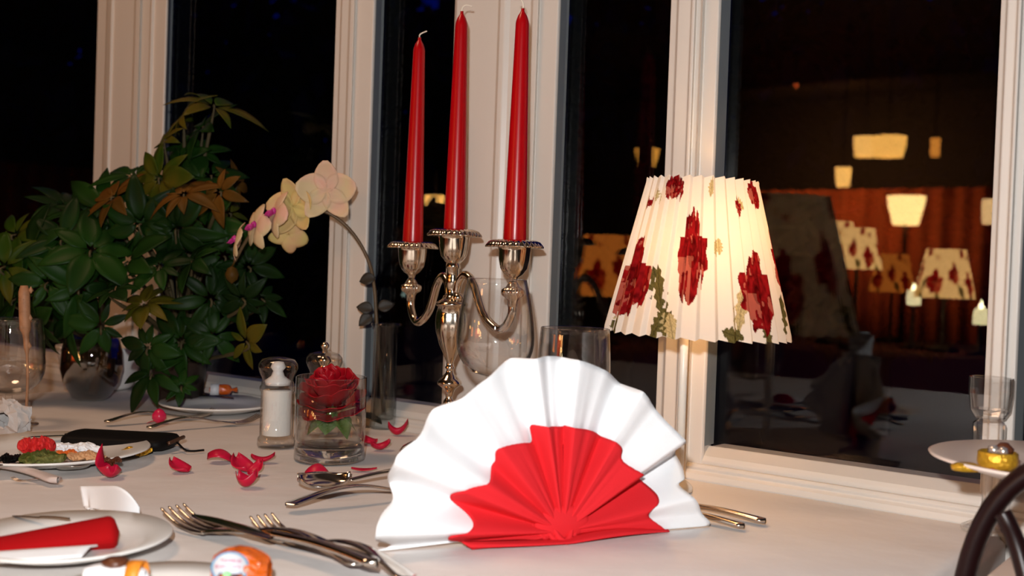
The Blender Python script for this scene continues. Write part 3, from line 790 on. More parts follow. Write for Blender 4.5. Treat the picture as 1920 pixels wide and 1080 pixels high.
# ---------------- salt and pepper mills
def mill(px, py, Z, label, body_m, knob):
    p = PZ(px, py, Z); g = empty('spice_mill', (p.x, p.y, TZ + .001), label, 'shaker')
    b = MB(); b.lathe([(0, 0), (.0205, 0), (.0212, .003), (.0205, .010), (.0185, .013), (.0182, .062), (.0198, .064), (.0198, .068), (.0182, .070), (.0180, .074)], 48, closed=False); b.build('body', M_acryl, g)
    b = MB(); b.lathe([(0, .0135), (.0158, .0135), (.0160, .0145), (.0160, .0625), (.0156, .064), (0, .064)], 40); b.build('filling', body_m, g)
    b = MB(); b.lathe([(.0170, .074), (.0175, .078), (.0205, .084), (.0221, .089), (.0216, .094), (.0180, .099), (.0090, .1015), (0, .102)], 48, closed=False); b.build('head', M_acryl, g)
    b = MB(); b.lathe([(0, .070), (.0135, .070), (.0145, .075), (.0075, .080), (.0055, .086), (.0085, .090), (.0060, .096), (0, .097)], 32); b.build('core', M_plasticw if not knob else M_silver, g)
    if knob:
        b = MB(); b.lathe([(0, .100), (.0035, .101), (.003, .104), (.0052, .1075), (.0052, .110), (.003, .113), (0, .1135)], 24); b.build('knob', M_silver, g)
    return g
mill(517, 840, 1.205, 'clear acrylic salt mill filled with white salt', M_salt, False)
mill(604, 815, 1.30, 'clear pepper mill with a silver knob behind the rose tumbler', M_pepper, True)

# ================================================================== ORCHID AND VASE
vp = PZ(718, 795, 1.37); vp.z = TZ + .001
va = empty('bud_vase', vp, 'slim tall glass vase holding the orchid stem by the window post', 'vase')
zt = PZ(716, 606, 1.37).z - vp.z
b = MB(); b.lathe([(0, 0), (.0165, 0), (.017, .003), (.0155, zt*.4), (.0155, zt - .006), (.019, zt - .003), (.019, zt), (.014, zt), (.0137, .012), (0, .010)], 36); b.build('vase_glass', M_glass_dark, va)
orc = empty('orchid', vp + Vector((0, 0, .02)), 'cream orchid spray with pink lips arching over the dark plants', 'flower')
oi = Vector(orc.location)
b = MB()
pts = [vp + Vector((0, 0, .02)), PZ(713, 700, 1.37), PZ(706, 600, 1.37), PZ(702, 540, 1.37), PZ(692, 492, 1.365), PZ(668, 446, 1.36), PZ(636, 412, 1.355), PZ(600, 394, 1.35), PZ(560, 393, 1.35), PZ(515, 408, 1.36), PZ(470, 440, 1.37), PZ(440, 490, 1.38)]
b.tube([q - oi for q in catmull(pts, 5)], [.0022] * (5*11+1), 8); b.build('stem', mat('brown_green_stem', (.10, .06, .025), .5, var=.3), orc)
M_orch = leafmat('cream_orchid_petal', (.74, .58, .34), (.82, .50, .38), 26, .5, .2)
M_orch2 = leafmat('yellow_orchid_petal', (.72, .58, .22), (.72, .46, .24), 30, .5, .2)
M_lip = mat('magenta_orchid_lip', (.45, .02, .22), .4, var=.3, vscale=120)
def orchid_flower(px, py, Z, size, face, rollz, m, lip=True, openness=1.0):
    c = PZ(px, py, Z) - oi; f = Vector(face).normalized()
    r = f.cross(Vector((0, 0, 1))).normalized(); u = r.cross(f).normalized()
    b = MB()
    for ang, L, wd in ((90, 1.0, .48), (10, 1.0, .62), (170, 1.0, .62), (-52, 1.05, .46), (-128, 1.05, .46)):
        a = radians(ang) + rollz
        d = (r * cos(a) + u * sin(a)); s = d.cross(f).normalized()
        def fn(t, v, d=d, s=s, L=L, wd=wd):
            w = wd * size * (sin(pi * min(1, t ** .8 * .93 + .05)) ** .6); x = (v - .5) * 2
            return c + d * (size * L * t * openness) + s * (w * x * .85) + f * (size * (.10 * sin(pi * t) - .18 * t*t) - .12 * w * x * x + (1 - openness) * size * t)
        b.grid(fn, 9, 7)
    o = b.build('flower', m, orc, solid=.0008)
    if lip:
        b = MB(); d = -u
        for sgn in (-1, 0, 1):
            dd = (d * .6 + f * .6 + r * sgn * .8).normalized()
            leaf_mesh(b, c + f * .002, dd, f, size * .42, size * .17, .5, -.3)
        b.lathe([(0, -.002), (.0032, 0), (.0036, .004), (0, .007)], 12, c=c + f * .003)
        b.build('lip', M_lip, o, solid=.0006)
    return o
tow = Vector((0, -1, 0))
orchid_flower(612, 358, 1.33, .0375, (-.1, 1, .1), .05, M_orch, False)
orchid_flower(548, 388, 1.345, .036, (.5, 1, .1), .15, M_orch2, False)
orchid_flower(517, 400, 1.35, .031, (-.9, -.55, .2), .3, M_orch, True)
orchid_flower(480, 425, 1.36, .030, (-.7, -.6, .1), .1, M_orch, True)
orchid_flower(541, 440, 1.36, .026, (.1, -1, -.4), .6, M_orch2, False)
orchid_flower(444, 452, 1.37, .026, (-1, -.25, .2), -.2, M_orch, True)
b = MB(); bc = PZ(435, 515, 1.385) - oi; b.lathe([(0, -.012), (.007, -.006), (.009, 0), (.006, .008), (0, .012)], 14, c=bc)
b.tube([PZ(440, 490, 1.38) - oi, bc + Vector((0, 0, .010))], .0012, 6); b.build('bud', M_leaf_b, orc)
b = MB()
for q, d in (((700, 580), (-1, -.1, .15)), ((698, 590), (-.6, -.3, -.5)), ((708, 578), (.9, 0, .3)), ((704, 520), (-.8, 0, -.2))):
    leaf_mesh(b, PZ(*q, 1.36) - oi, d, (0, -1, .3), .022, .008, .4, .2)
b.build('bract', mat('dark_bract', (.015, .012, .008), .6), orc, solid=.0006)
lb = empty('strap_leaf', TP(712, 800), 'dark green strap leaf lying at the foot of the slim vase', 'leaf')
b = MB(); leaf_mesh(b, (0.004, -.012, .004), (-1, .35, .42), (0, 0, 1), .055, .014, .3, .25, 10); b.build('blade', mat('very_dark_leaf', (.012, .02, .008), .5), lb, solid=.001)

# ================================================================== FOLIAGE PLANTS
def palmate(b, c, size, facing, n=7, droop=.35, rnd=random, span=2*pi, start=0):
    """umbrella of leaflets round one stalk, axis = facing"""
    c = Vector(c); f = Vector(facing).normalized(); r = f.cross(Vector((0, 0, 1)))
    if r.length < .05: r = Vector((1, 0, 0))
    r.normalize(); u = r.cross(f).normalized()
    for k in range(n):
        a = start + span * k / n + rnd.uniform(-.15, .15); d = (r * cos(a) + u * sin(a)) + f * .15
        L = size * rnd.uniform(.65, 1.2)
        leaf_mesh(b, c + d * size * .1, d, f, L, L * rnd.uniform(.16, .27), .22, droop * rnd.uniform(.5, 1.4))
def plant(name, rootpix, rootZ, label, clusters, pot=None, extra_seed=1):
    rp = PZ(rootpix[0], rootpix[1], rootZ); rp.z = TZ + .002
    g = empty(name, rp, label, 'plant'); rnd = random.Random(extra_seed)
    groups = {'g': MB(), 'y': MB(), 'b': MB()}; stems = MB()
    for (x, y, Z, px, kind, fx, fz) in clusters:
        c = PZ(x, y, Z) - rp; size = px / F_PX * Z
        palmate(groups[kind], c, size * rnd.uniform(.85, 1.2), (fx + rnd.uniform(-.7, .7), -1 + rnd.uniform(-.2, .6), fz + rnd.uniform(-.5, .6)), rnd.choice((6, 7, 7, 8)), rnd.uniform(.15, .5), rnd, start=rnd.uniform(0, 6))
        mid = Vector((c.x * .35, c.y * .35 + .01, c.z * .65))
        stems.tube(catmull([(0, 0, .052), mid, c - Vector((0, 0, .012)), c], 4), [.0028] * 8 + [.0015] * 5, 6)
    stems.build('stem', M_bark, g)
    for k, nm, mm in (('g', 'foliage', M_leaf), ('y', 'young_foliage', M_leaf_y), ('b', 'bronze_foliage', M_leaf_b)):
        if groups[k].v: groups[k].build(nm, mm, g, solid=.0006)
    return g, rp
cl1 = [(400, 200, 1.50, 78, 'y', .2, .8), (380, 240, 1.52, 70, 'g', -.2, .5), (345, 215, 1.50, 60, 'y', -.6, 1.0), (310, 265, 1.50, 55, 'y', -.9, .5), (340, 300, 1.5, 55, 'g', -.4, .3),
       (345, 365, 1.42, 62, 'b', 0, .2), (412, 360, 1.42, 66, 'b', .2, .3), (395, 330, 1.5, 60, 'g', .1, .6), (300, 335, 1.46, 62, 'y', -.3, .5), (250, 330, 1.5, 70, 'g', -.2, .7), (440, 345, 1.52, 50, 'b', .6, .4),
       (215, 370, 1.45, 75, 'b', -.3, .7), (200, 395, 1.48, 80, 'g', .1, .4), (265, 420, 1.44, 75, 'g', .1, .2), (330, 430, 1.44, 70, 'g', .2, .1), (385, 430, 1.48, 66, 'g', -.1, .2), (430, 400, 1.5, 55, 'y', .4, .3),
       (360, 490, 1.42, 72, 'g', 0, .1), (300, 500, 1.42, 70, 'g', -.3, .2), (240, 490, 1.44, 72, 'g', .1, .3), (420, 480, 1.46, 66, 'g', .3, .2), (465, 500, 1.46, 58, 'g', .4, .3), (455, 560, 1.42, 60, 'g', .3, 0),
       (395, 560, 1.44, 66, 'g', 0, .2),  (270, 570, 1.42, 64, 'y', -.2, .4), (212, 545, 1.40, 62, 'g', -.1, .5), (462, 640, 1.40, 62, 'y', .1, 0), (400, 630, 1.44, 56, 'g', 0, .1), (340, 640, 1.44, 60, 'g', 0, .1),
       (490, 560, 1.46, 44, 'g', .5, .2), (285, 700, 1.42, 62, 'g', .3, .2), (340, 725, 1.42, 36, 'g', .2, .2), (278, 650, 1.42, 60, 'g', .2, 0), (375, 285, 1.52, 50, 'g', 0, .5), (325, 400, 1.5, 60, 'g', 0, 0)]
pg, rp1 = plant('umbrella_plant', (335, 735), 1.53, 'tall umbrella plant with bronze upper leaves right of the glass bowl', cl1, extra_seed=5)
cl2 = [(160, 400, 1.50, 70, 'g', 0, .5), (120, 390, 1.55, 62, 'g', -.2, .6), (75, 420, 1.5, 66, 'g', -.2, .4), (30, 440, 1.46, 62, 'y', -.2, .4), (60, 470, 1.44, 68, 'g', 0, .2), (118, 450, 1.44, 72, 'g', .1, .3), (170, 470, 1.42, 70, 'g', .2, .2),
       (10, 500, 1.42, 60, 'y', -.2, .2), (30, 560, 1.44, 62, 'g', -.1, .1), (90, 530, 1.42, 68, 'g', .1, .1), (150, 540, 1.42, 66, 'g', .1, .2), (70, 600, 1.44, 60, 'g', 0, .1), (130, 600, 1.44, 62, 'g', 0, .1), (190, 610, 1.42, 56, 'g', .1, .1),
       (5, 600, 1.46, 55, 'g', 0, .1), (160, 500, 1.5, 66, 'g', 0, 0), (200, 450, 1.5, 60, 'g', 0, .2), (95, 490, 1.52, 70, 'g', 0, 0), (40, 520, 1.52, 70, 'g', 0, 0), (120, 560, 1.52, 70, 'g', 0, 0)]
pg2, rp2 = plant('umbrella_plant', (186, 738), 1.67, 'bushy dark green umbrella plant at the left edge of the table', cl2, extra_seed=11)
# planters
M_darkpot = mat('dark_brown_glaze', (.02, .012, .008), .3)
for rp, lab, R, H, mp in ((rp1, 'small dark brown planter under the tall umbrella plant', .040, .062, M_darkpot), (rp2, 'wide white ceramic planter behind the smoky glass', .064, .066, M_china)):
    q = empty('planter', rp, lab, 'planter')
    b = MB(); b.lathe([(0, 0), (R*.72, 0), (R*.8, .004), (R, H-.006), (R*1.02, H-.003), (R*1.02, H), (R*.95, H), (R*.9, H-.008), (0, H-.014)], 48); b.build('pot', mp, q)
    b = MB(); b.lathe([(0, H-.013), (R*.88, H-.008), (0, H-.001)], 32, closed=False); b.build('soil', M_soil, q)
# glass bowl with amber twig in front of the plants
p = TP(170, 750); gb = empty('glass_bowl', p, 'rounded smoky glass holding an amber twig before the plants', 'glass')
zt = PZ(170, 632, p.y).z - p.z
b = MB(); r = lambda px: px / F_PX * p.y
b.lathe([(0, 0), (r(26), 0), (r(34), .004), (r(50), .025), (r(56), .045), (r(54), .07), (r(48), zt), (r(46), zt), (r(52), .07), (r(54), .045), (r(48), .026), (r(30), .007), (0, .005)], 40); b.build('bowl', thin_glass('smoky_glass', (.55, .55, .52), .16, 1.8, (.15, .12, .1), edge_amt=.8), gb)
b = MB(); b.tube(catmull([(.004, -.004, .008), (.010, -.004, .03), (.018, 0, .06), (.026, .004, zt + .004)], 5), [.007]*6 + [.005]*5 + [.003]*5, 10); b.build('glint', mat('amber_glint', (.55, .22, .03), .35, var=.4, vscale=60), gb)  # solid amber rod modelled in place of a warm reflection in the glass
# brown stick
p = PZ(47, 650, 1.25); p2 = PZ(45, 537, 1.25)
b0 = TP(52, 820); 
sk = empty('dried_stalk', Vector((p.x, 1.25, TZ + .001)), 'brown dried seed stalk standing by the left wine glass', 'stalk')
b = MB(); b.tube(catmull([(.003, 0, 0), (.004, 0, .06), (0.002, 0, p.z - TZ - .002), (-.001, 0, lerp(p.z, p2.z, .4) - TZ), (p2.x - p.x, 0, p2.z - TZ)], 4), [.0016]*8 + [.0035]*3 + [.0065]*5 + [.004], 9)
for k in range(7):
    z = lerp(p.z, p2.z, k / 6.5) - TZ; a = k * 2.1
    b.lathe([(0, -.004), (.003, 0), (0, .005)], 8, c=(cos(a)*.005, sin(a)*.005, z))
b.build('seed_head', mat('brown_dry_husk', (.36, .17, .08), .6, var=.5, vscale=120), sk)

# ================================================================== PLATES
def plate(loc, R, label, name='dinner_plate', rim=.012, depth=.006):
    g = empty(name, loc, label, 'plate')
    b = MB(); b.lathe([(0, .0006), (R*.55, .0006), (R*.6, .002), (R*.72, .004), (R*.97, rim), (R, rim + .0012), (R*.985, rim + .0026), (R*.72, .0075), (R*.6, .0045), (R*.55, .0035), (0, .0035)], 72); b.build('dish', M_china, g)
    return g
p = PT(410, 772); plate(Vector((p.x, p.y, TZ + .0015)), .080, 'white side plate with a sweet on it beyond the salt mill', rim=.010); PL1 = p
p = PT(92, 864); plate(Vector((p.x, p.y, TZ + .0015)), .098, 'white plate heaped with wrappers and leftovers at far left', rim=.011); PL2 = p
p = PT(125, 1036); plate(Vector((p.x, p.y, TZ + .0015)), .072, 'white side plate under the folded red napkin at lower left', rim=.010); PL3 = p
PL4 = Vector((-.205, .636, TZ + .0015)); plate(PL4, .066, 'white side plate with wrapped sweets at the bottom edge', rim=.008)
# footed plate on the right
fp = Vector((.418, .80, TZ + .0015)); fg = empty('footed_plate', fp, 'white footed plate at the right edge beside the chair', 'plate')
hz = PZ(1990, 872, .8).z - fp.z
b = MB(); b.lathe([(0, 0), (.030, 0), (.031, .003), (.010, .012), (.009, hz*.6), (.02, hz - .008), (.06, hz - .008), (.093, hz + .0015), (.094, hz + .003), (.092, hz + .004), (.062, hz - .003), (0, hz - .004)], 72); b.build('dish', mat('cream_porcelain', (.86, .74, .66), .3), fg)
DZ = fp.z + hz - .003
def on_dish(x, y):
    d = ray(x, y); t = (DZ - EYE) / d.z; return CAM + d * t
stb = empty('side_table', W(sTR + .32, -.115, 0), 'narrow cream side table under the footed plate at right', 'table')
sti = Vector(stb.location)
b = MB(); b.prism([(W(s_, w_, 0) - sti).xy for s_, w_ in ((sTR + .035, -.036), (sTR + .60, -.036), (sTR + .60, -.195), (sTR + .035, -.195))], TZ - .018, TZ); b.build('tabletop', mat('cream_painted_top', (.66, .55, .48), .5), stb, smooth=False, bevel=.003)
for s_, w_ in ((sTR + .05, -.05), (sTR + .58, -.05), (sTR + .58, -.18), (sTR + .05, -.18)):
    q = W(s_, w_, 0) - sti; b = MB(); b.tube([(q.x, q.y, 0), (q.x, q.y, TZ - .018)], [.010, .014], 12); b.build('leg', M_wood, stb)
q = on_dish(1870, 880)
tc = empty('gold_sweet', q + Vector((0, 0, .001)), 'gold foil cup with silver and chocolate pieces on the footed plate', 'sweet')
b = MB(); b.lathe([(0, 0), (.0125, 0), (.0142, .004), (.0138, .0115), (.0128, .0125), (.012, .010), (0, .009)], 32, flute=lambda i, t: 1 + .02 * cos(18*t)); b.build('foil_cup', M_gold, tc)
b = MB(); b.lathe([(0, 0), (.006, .001), (.007, .005), (.003, .009), (0, .0095)], 10, c=(.004, -.001, .010)); b.build('chocolate', M_choc, tc)
b = MB(); b.lathe([(0, 0), (.005, .001), (.004, .006), (0, .007)], 7, c=(-.003, 0, .010)); b.lathe([(0, 0), (.004, .001), (.003, .006), (0, .007)], 7, c=(.001, -.006, .010)); b.build('foil_scrap', mat('silver_foil', (.8, .75, .7), .25, .8), tc)

# ================================================================== CUTLERY (local: x along the piece, head at x=0, handle end at x=L)
def handle(b, x0, L, arch=.006, w0=.0030, w1=.0095, t=.0015, z0=.002):
    pts = []; 
    def fn(u, v):
        x = lerp(x0, L, u); w = lerp(w0, w1, u ** 2.2) * (1 if u < .94 else sqrt(max(0.02, 1 - ((u - .94) / .06) ** 2)))
        z = z0 + arch * sin(pi * min(1, u * 1.05)) ** 1.2
        a = 2 * pi * v
        return Vector((x, cos(a) * w, z + sin(a) * (t if abs(sin(a)) > 0 else 0)))
    b.grid(fn, 28, 13)
def make_fork(L=.198, tl=.052, spread=.0115):
    b = MB()
    hx = tl + .022
    def palm(u, v):
        x = lerp(tl - .004, hx + .006, u); w = lerp(spread, .0035, max(0, (u - .25) / .75) ** .7)
        a = 2 * pi * v; z = .0030 + .0045 * u
        return Vector((x, cos(a) * w, z + sin(a) * .0011))
    b.grid(palm, 12, 15)
    for k in range(4):
        y = (k - 1.5) * spread * 2 / 3.5
        pts = [(tl - .002, y, .0030), (tl * .7, y, .0022), (tl * .4, y * 1.02, .0045), (tl * .15, y * 1.03, .0095), (0, y * 1.03, .0135)]
        b.tube(catmull(pts, 4), [.0019]*5 + [.0017]*5 + [.0013]*6 + [.0006], 8, flat=.75)
    handle(b, hx + .002, L, .010, .0034, .0098, .0016, .0065)
    return b
def make_spoon(L=.195, bl=.058, bw=.0195):
    b = MB()
    def bowl(u, v):
        x = bl * u; w = bw * (sin(pi * min(.985, .04 + u ** .85 * .93)) ** .7); y = (v - .5) * 2
        return Vector((x, w * y, .0012 + .0085 * (y*y * .9 + (2*u - 1) ** 4 * .8)))
    b.grid(bowl, 16, 13)
    handle(b, bl - .004, L, .011, .0034, .0095, .0015, .0068)
    return b
def make_knife(L=.215, bl=.105):
    b = MB()
    def blade(u, v):
        x = bl * u; a = 2*pi*v; w = .0085 * (min(1, u / .22) ** .5 if u < .22 else 1); 
        return Vector((x, cos(a) * w - .002 * (1 - u), .0016 + sin(a) * .0009))
    b.grid(blade, 18, 13)
    handle(b, bl - .002, L, .002, .0042, .0082, .0032, .0036)
    return b
proto = {'fork': make_fork(), 'spoon': make_spoon(), 'knife': make_knife()}
meshes = {}
def place_cutlery(kind, head, tail, label, group=None, pitch_=0.0, lift=0.0, rollx=0, Lfix=None, flip=False, m=None):
    """head, tail: points on the cloth"""
    head = Vector(head); tail = Vector(tail); d = tail - head; L0 = {'fork': .198, 'spoon': .195, 'knife': .215}[kind]
    nm = {'fork': 'dinner_fork', 'spoon': 'tea_spoon', 'knife': 'table_knife'}[kind]
    key = (kind, m.name if m else '')
    if key not in meshes:
        o = proto[kind].build(nm, m or M_steel); 
        md = o.modifiers.new('thick', 'SOLIDIFY') if kind == 'spoon' else None
        if md: md.thickness = .0012
        meshes[key] = o
    else:
        o = meshes[key].copy(); C.objects.link(o)
    o.location = head + Vector((0, 0, lift)); o.rotation_mode = 'XYZ'
    sc = (Vector((d.x, d.y, 0)).length / L0) if Lfix is None else Lfix / L0
    o.scale = (sc, sc * (-1 if flip else 1), sc)
    o.rotation_euler = (rollx, pitch_, atan2(d.y, d.x))
    tag(o, label, {'fork': 'fork', 'spoon': 'spoon', 'knife': 'knife'}[kind], group)
    return o
CG = 'cutlery laid on the white cloth'
def along(a, b_, L): 
    d = (b_ - a); d.z = 0; return a + d.normalized() * L
fa = TP(322, 985); place_cutlery('fork', fa, along(fa, TP(575, 1052), .205), 'large dinner fork with raised tines at lower left', CG, lift=.001)
fb = TP(488, 1000); place_cutlery('fork', fb, along(fb, TP(712, 1085), .185), 'second dinner fork with tines up, nearer the napkin', CG, lift=.001)
ka = TP(410, 1004); place_cutlery('knife', along(TP(455, 1026), TP(640, 1080), -.06), along(TP(455, 1026), TP(640, 1082), .14), 'table knife lying between the two front dinner forks', CG, lift=.0115)
sa = TP(556, 912); place_cutlery('spoon', TP(556, 930), along(TP(556, 930), TP(735, 922), .165), 'small spoon pointing left beside the napkin', CG, lift=.006, rollx=.25)
fc = along(TP(535, 964), TP(745, 940), .185); place_cutlery('fork', fc, TP(535, 964), 'fork with its handle end to the left under the spoon', CG, lift=.001)
kc = TP(1435, 988); place_cutlery('knife', along(kc, TP(1310, 962), .165), kc, 'longer knife whose handle shows right of the napkin', CG, lift=.001)
kd = TP(1395, 997); place_cutlery('knife', along(kd, TP(1312, 978), .15), kd, 'shorter knife nearer the camera right of the napkin', CG, lift=.001)
place_cutlery('fork', TP(403, 783), along(TP(403, 783), TP(318, 790), .15), 'left fork in front of the side plate with tines right', CG, lift=.001)
place_cutlery('fork', TP(487, 795), along(TP(487, 795), TP(400, 802), .15), 'right fork in front of the side plate by the salt mill', CG, lift=.001)
M_dknife = mat('dark_knife_metal', (.16, .10, .06), .25, .8)
place_cutlery('knife', Vector((0, 0, .014)) + TP(436, 768), Vector((0, 0, .016)) + along(TP(436, 768), TP(300, 742), .155), 'dark knife resting across the side plate', CG, lift=0, m=M_dknife)
place_cutlery('spoon', TP(172, 884) , along(TP(172, 884), TP(70, 893), .12), 'small spoon at the front of the heaped plate', CG, lift=.002)
M_ivory = mat('bone_knife_handle', (.62, .52, .48), .3)
place_cutlery('knife', along(TP(105, 912), TP(0, 885), .2), TP(108, 914), 'knife with a pale handle at the left edge', CG, lift=.002, m=M_ivory)
place_cutlery('fork', TP(22, 905), TP(104, 912), 'small dark dessert fork below the pale knife', CG, lift=.001)
place_cutlery('knife', Vector((0, 0, .012)) + TP(40, 845), Vector((0, 0, .012)) + TP(205, 838), 'thin bright knife across the far side of the heaped plate', CG)
o = place_cutlery('knife', TP(22, 1003) + Vector((0, 0, .013)), TP(130, 1010) + Vector((0, 0, .013)), 'dark knife tip sticking out under the red napkin', CG, m=M_dknife)

# ================================================================== PETALS
def petal(p, L, wd, ang, cup_, lift, label, up=0.0, twist=0):
    b = MB()
    def fn(u, v):
        x = (u - .35) * L; w = wd * sin(pi * min(.98, .06 + u * .9)) ** .7; y = (v - .5) * 2
        z = cup_ * wd * y * y + cup_ * .5 * L * (2*u - .9) ** 2 + up * L * u + twist * y * u * wd + .0003
        return Vector((x, w * y, z))
    b.grid(fn, 11, 9)
    zm = min(v.z for v in b.v)
    for v in b.v: v.z -= zm - .0008
    o = b.build('rose_petal', M_petal, None, solid=.0005)
    o.location = p; o.rotation_euler = (0, 0, ang)
    return tag(o, label, 'petal', 'rose petals scattered on the cloth')
petal(TP(342, 886), .022, .0115, 2.7, .35, 0, 'rounded red petal left of the middle of the scattered group', .3)
petal(TP(405, 868), .024, .013, .1, -.45, 0, 'arched red petal below the side plate and forks')
petal(TP(458, 886), .024, .012, 2.4, .4, 0, 'heart-shaped red petal in the middle of the scattered group', .35)
petal(TP(474, 893), .016, .008, 1.0, .5, 0, 'small upright red petal touching the heart-shaped one', .5)
petal(TP(486, 869), .024, .008, .1, .45, 0, 'thin curled red petal just under the salt mill')
petal(TP(457, 915), .020, .010, -.2, .8, 0, 'cupped red petal with pale centre nearest the front forks')
petal(TP(592, 912), .022, .011, 1.6, -.6, 0, 'arched red petal in front of the rose tumbler', .5)
petal(TP(675, 886), .026, .006, 0, .15, 0, 'flat red petal at the right foot of the tumbler')
petal(TP(694, 835), .022, .012, 2.9, .35, 0, 'red petal half behind the right side of the tumbler', .2)
petal(TP(708, 846), .022, .010, .4, .5, 0, 'curled red petal right of the tumbler, nearer one')
petal(TP(740, 818), .024, .008, .05, .9, 0, 'boat-shaped red petal between tumbler and napkin')
petal(TP(205, 898), .026, .012, 2.2, .7, 0, 'twisted red petal on the cloth above the white curled napkin', .2, .6)
bd = empty('rose_bud', TP(298, 795), 'tiny bright pink rosebud left of the side plate', 'rosebud')
b = MB(); b.lathe([(0, 0), (.004, .001), (.0085, .006), (.0085, .011), (.005, .016), (.002, .018), (0, .0185)], 16, flute=lambda i, t: 1 + .08 * cos(5*t)); b.build('bud', mat('pink_rosebud', (.62, .01, .07), .35, coat=.4), bd)
b = MB(); leaf_mesh(b, (-.004, 0, .002), (-1, 0, -.05), (0, 0, 1), .012, .003); b.build('loose_petal', M_petal, bd, solid=.0005)
for q, lab in ((on_dish(1888, 893), 'thin crescent red petal in front of the gold sweet'), ):
    o = petal(q, .030, .005, -.1, .25, 0, lab)
    o.data.materials[0] = M_petal
q = on_dish(1800, 885)
b = MB(); b.lathe([(0, 0), (.009, .0005), (.010, .004), (.006, .006), (0, .0062)], 9); o = b.build('foil_scrap', M_gold, None); o.location = q + Vector((0.004, 0, .0008)); o.scale = (1.1, .8, 1)
tag(o, 'crumpled orange foil scrap at the left of the footed plate', 'wrapper')

# ================================================================== SWEETS
def text_mesh(s, size, m, parent, loc, rot):
    cu = bpy.data.curves.new('lettering', 'FONT'); cu.body = s; cu.size = size; cu.align_x = 'CENTER'; cu.align_y = 'CENTER'; cu.extrude = .00008
    t = bpy.data.objects.new('tmp', cu); C.objects.link(t)
    me = bpy.data.meshes.new_from_object(t.evaluated_get(bpy.context.evaluated_depsgraph_get())); bpy.data.objects.remove(t)
    o = bpy.data.objects.new('lettering', me); C.objects.link(o); me.materials.clear(); me.materials.append(m); o.parent = parent; o.location = loc; o.rotation_euler = rot
    return o
def wrapped_sweet(loc, rz, label, m_w, R=.014, L=.034, labelled=None, sc=1.0, name='wrapped_sweet'):
    g = empty(name, loc, label, 'sweet', rz=rz); g.scale = (sc,)*3
    b = MB(); rnd = random.Random(label)
    pr = []
    for i in range(17):
        t = i / 16; x = (t - .5) * L * 1.9
        if abs(x) < L*.5: r = R * (1 - (abs(x) / (L*.5)) ** 4 * .35)
        else: r = lerp(R*.28, R*.95, min(1, (abs(x) - L*.5) / (L*.42)))
        pr.append((r, x))
    vs = []; seg = 28
    for i, (r, x) in enumerate(pr):
        for k in range(seg):
            a = 2*pi*k/seg; tail = abs(x) > L*.5
            rr = r * (1 + (.18 * cos(7*a + i) if tail else .05 * noise.noise(Vector((a*2, x*200, 1)))))
            vs.append(Vector((x, rr * cos(a), R + rr * sin(a) * (.45 if tail else 1))))
    b.add(vs, [(i*seg+k, i*seg+(k+1) % seg, (i+1)*seg+(k+1) % seg, (i+1)*seg+k) for i in range(16) for k in range(seg)])
    o = b.build('wrapper', m_w, g)
    zm = min(v.co.z for v in o.data.vertices)
    for v in o.data.vertices: v.co.z -= zm
    return g
p = TP(418, 764); sw = wrapped_sweet(Vector((p.x, p.y, TZ + .018)), .25, 'sweet in orange wrapper with a white label on the side plate', M_orange, .0075, .02)
b = MB(); b.lathe([(.0079, -.009), (.0079, 0.003)], 28, closed=False); o = b.build('paper_band', M_label, sw, solid=.0003); o.rotation_euler = (0, pi/2, 0); o.location = (-.009, 0, .0075)
# the big sweet at the bottom edge
cp = PZ(454, 1062, .655); cp.z = TZ + .0085
big = empty('wrapped_sweet', cp, 'orange cellophane sweet with an oval white label at the bottom edge', 'sweet')
big.scale = (.95,) * 3
b = MB()
def cel(u, v):
    a = 2*pi*v; t = u
    r = .0150 * (sin(pi * min(1, .10 + t * .84)) ** .45)
    n_ = noise.noise(Vector((cos(a)*2, sin(a)*2, t*3))) * .0022
    return Vector(((t - .5) * .036, (r + n_) * cos(a), .0135 + (r + n_) * sin(a)))
b.grid(cel, 22, 29)
big_w = b.build('wrapper', M_orange, big, smooth=False)
fwd = (CAM - (cp + Vector((0, 0, .014)))).normalized()
# oval label facing up and to the camera
lr = Vector((1, 0, 0)) - fwd * fwd.x; lr.normalize(); lu = fwd.cross(lr).normalized()
lb_o = bpy.data.objects.new('paper_label', None)
def oval(rx, ry, off, cx_=-.0075, cy_=0.001, bite=False):
    b = MB(); c = Vector((0, 0, .0135)) + fwd * off + lr * cx_ + lu * cy_
    pts = []
    for k in range(40):
        a = 2*pi*k/40; x = rx * cos(a); y = ry * sin(a)
        if bite and -2.2 < (a - 2*pi if a > pi else a) < -.75: y *= .45
        pts.append(c + lr * x + lu * y - fwd * (.0022 * (x / rx) ** 2))
    pts.append(c)
    b.add(pts, [(k, (k+1) % 40, 40) for k in range(40)]); return b
lo = oval(.0118, .0098, .0168, bite=True).build('paper_label', M_bluetrim, big, solid=.0002)
l2 = oval(.0106, .0088, .0171, bite=True).build('label_face', M_label, lo, solid=.0002)
mt = Matrix((lr, lu, fwd)).transposed().to_4x4()
for s_, dy, dx in (('TONBBUBI', .0050, .0002), ('BLIXUL VATA', .0014, -.0012)):
    t_ = text_mesh(s_, .0027, M_pinktext, lo, (0, 0, 0), (0, 0, 0))
    mm = mt.copy(); mm = Matrix.Rotation(0, 4, 'Z') @ mm; mm.translation = Vector((0, 0, .0135)) + fwd * .0180 + lr * (-.0075 + dx) + lu * dy
    t_.matrix_local = mm
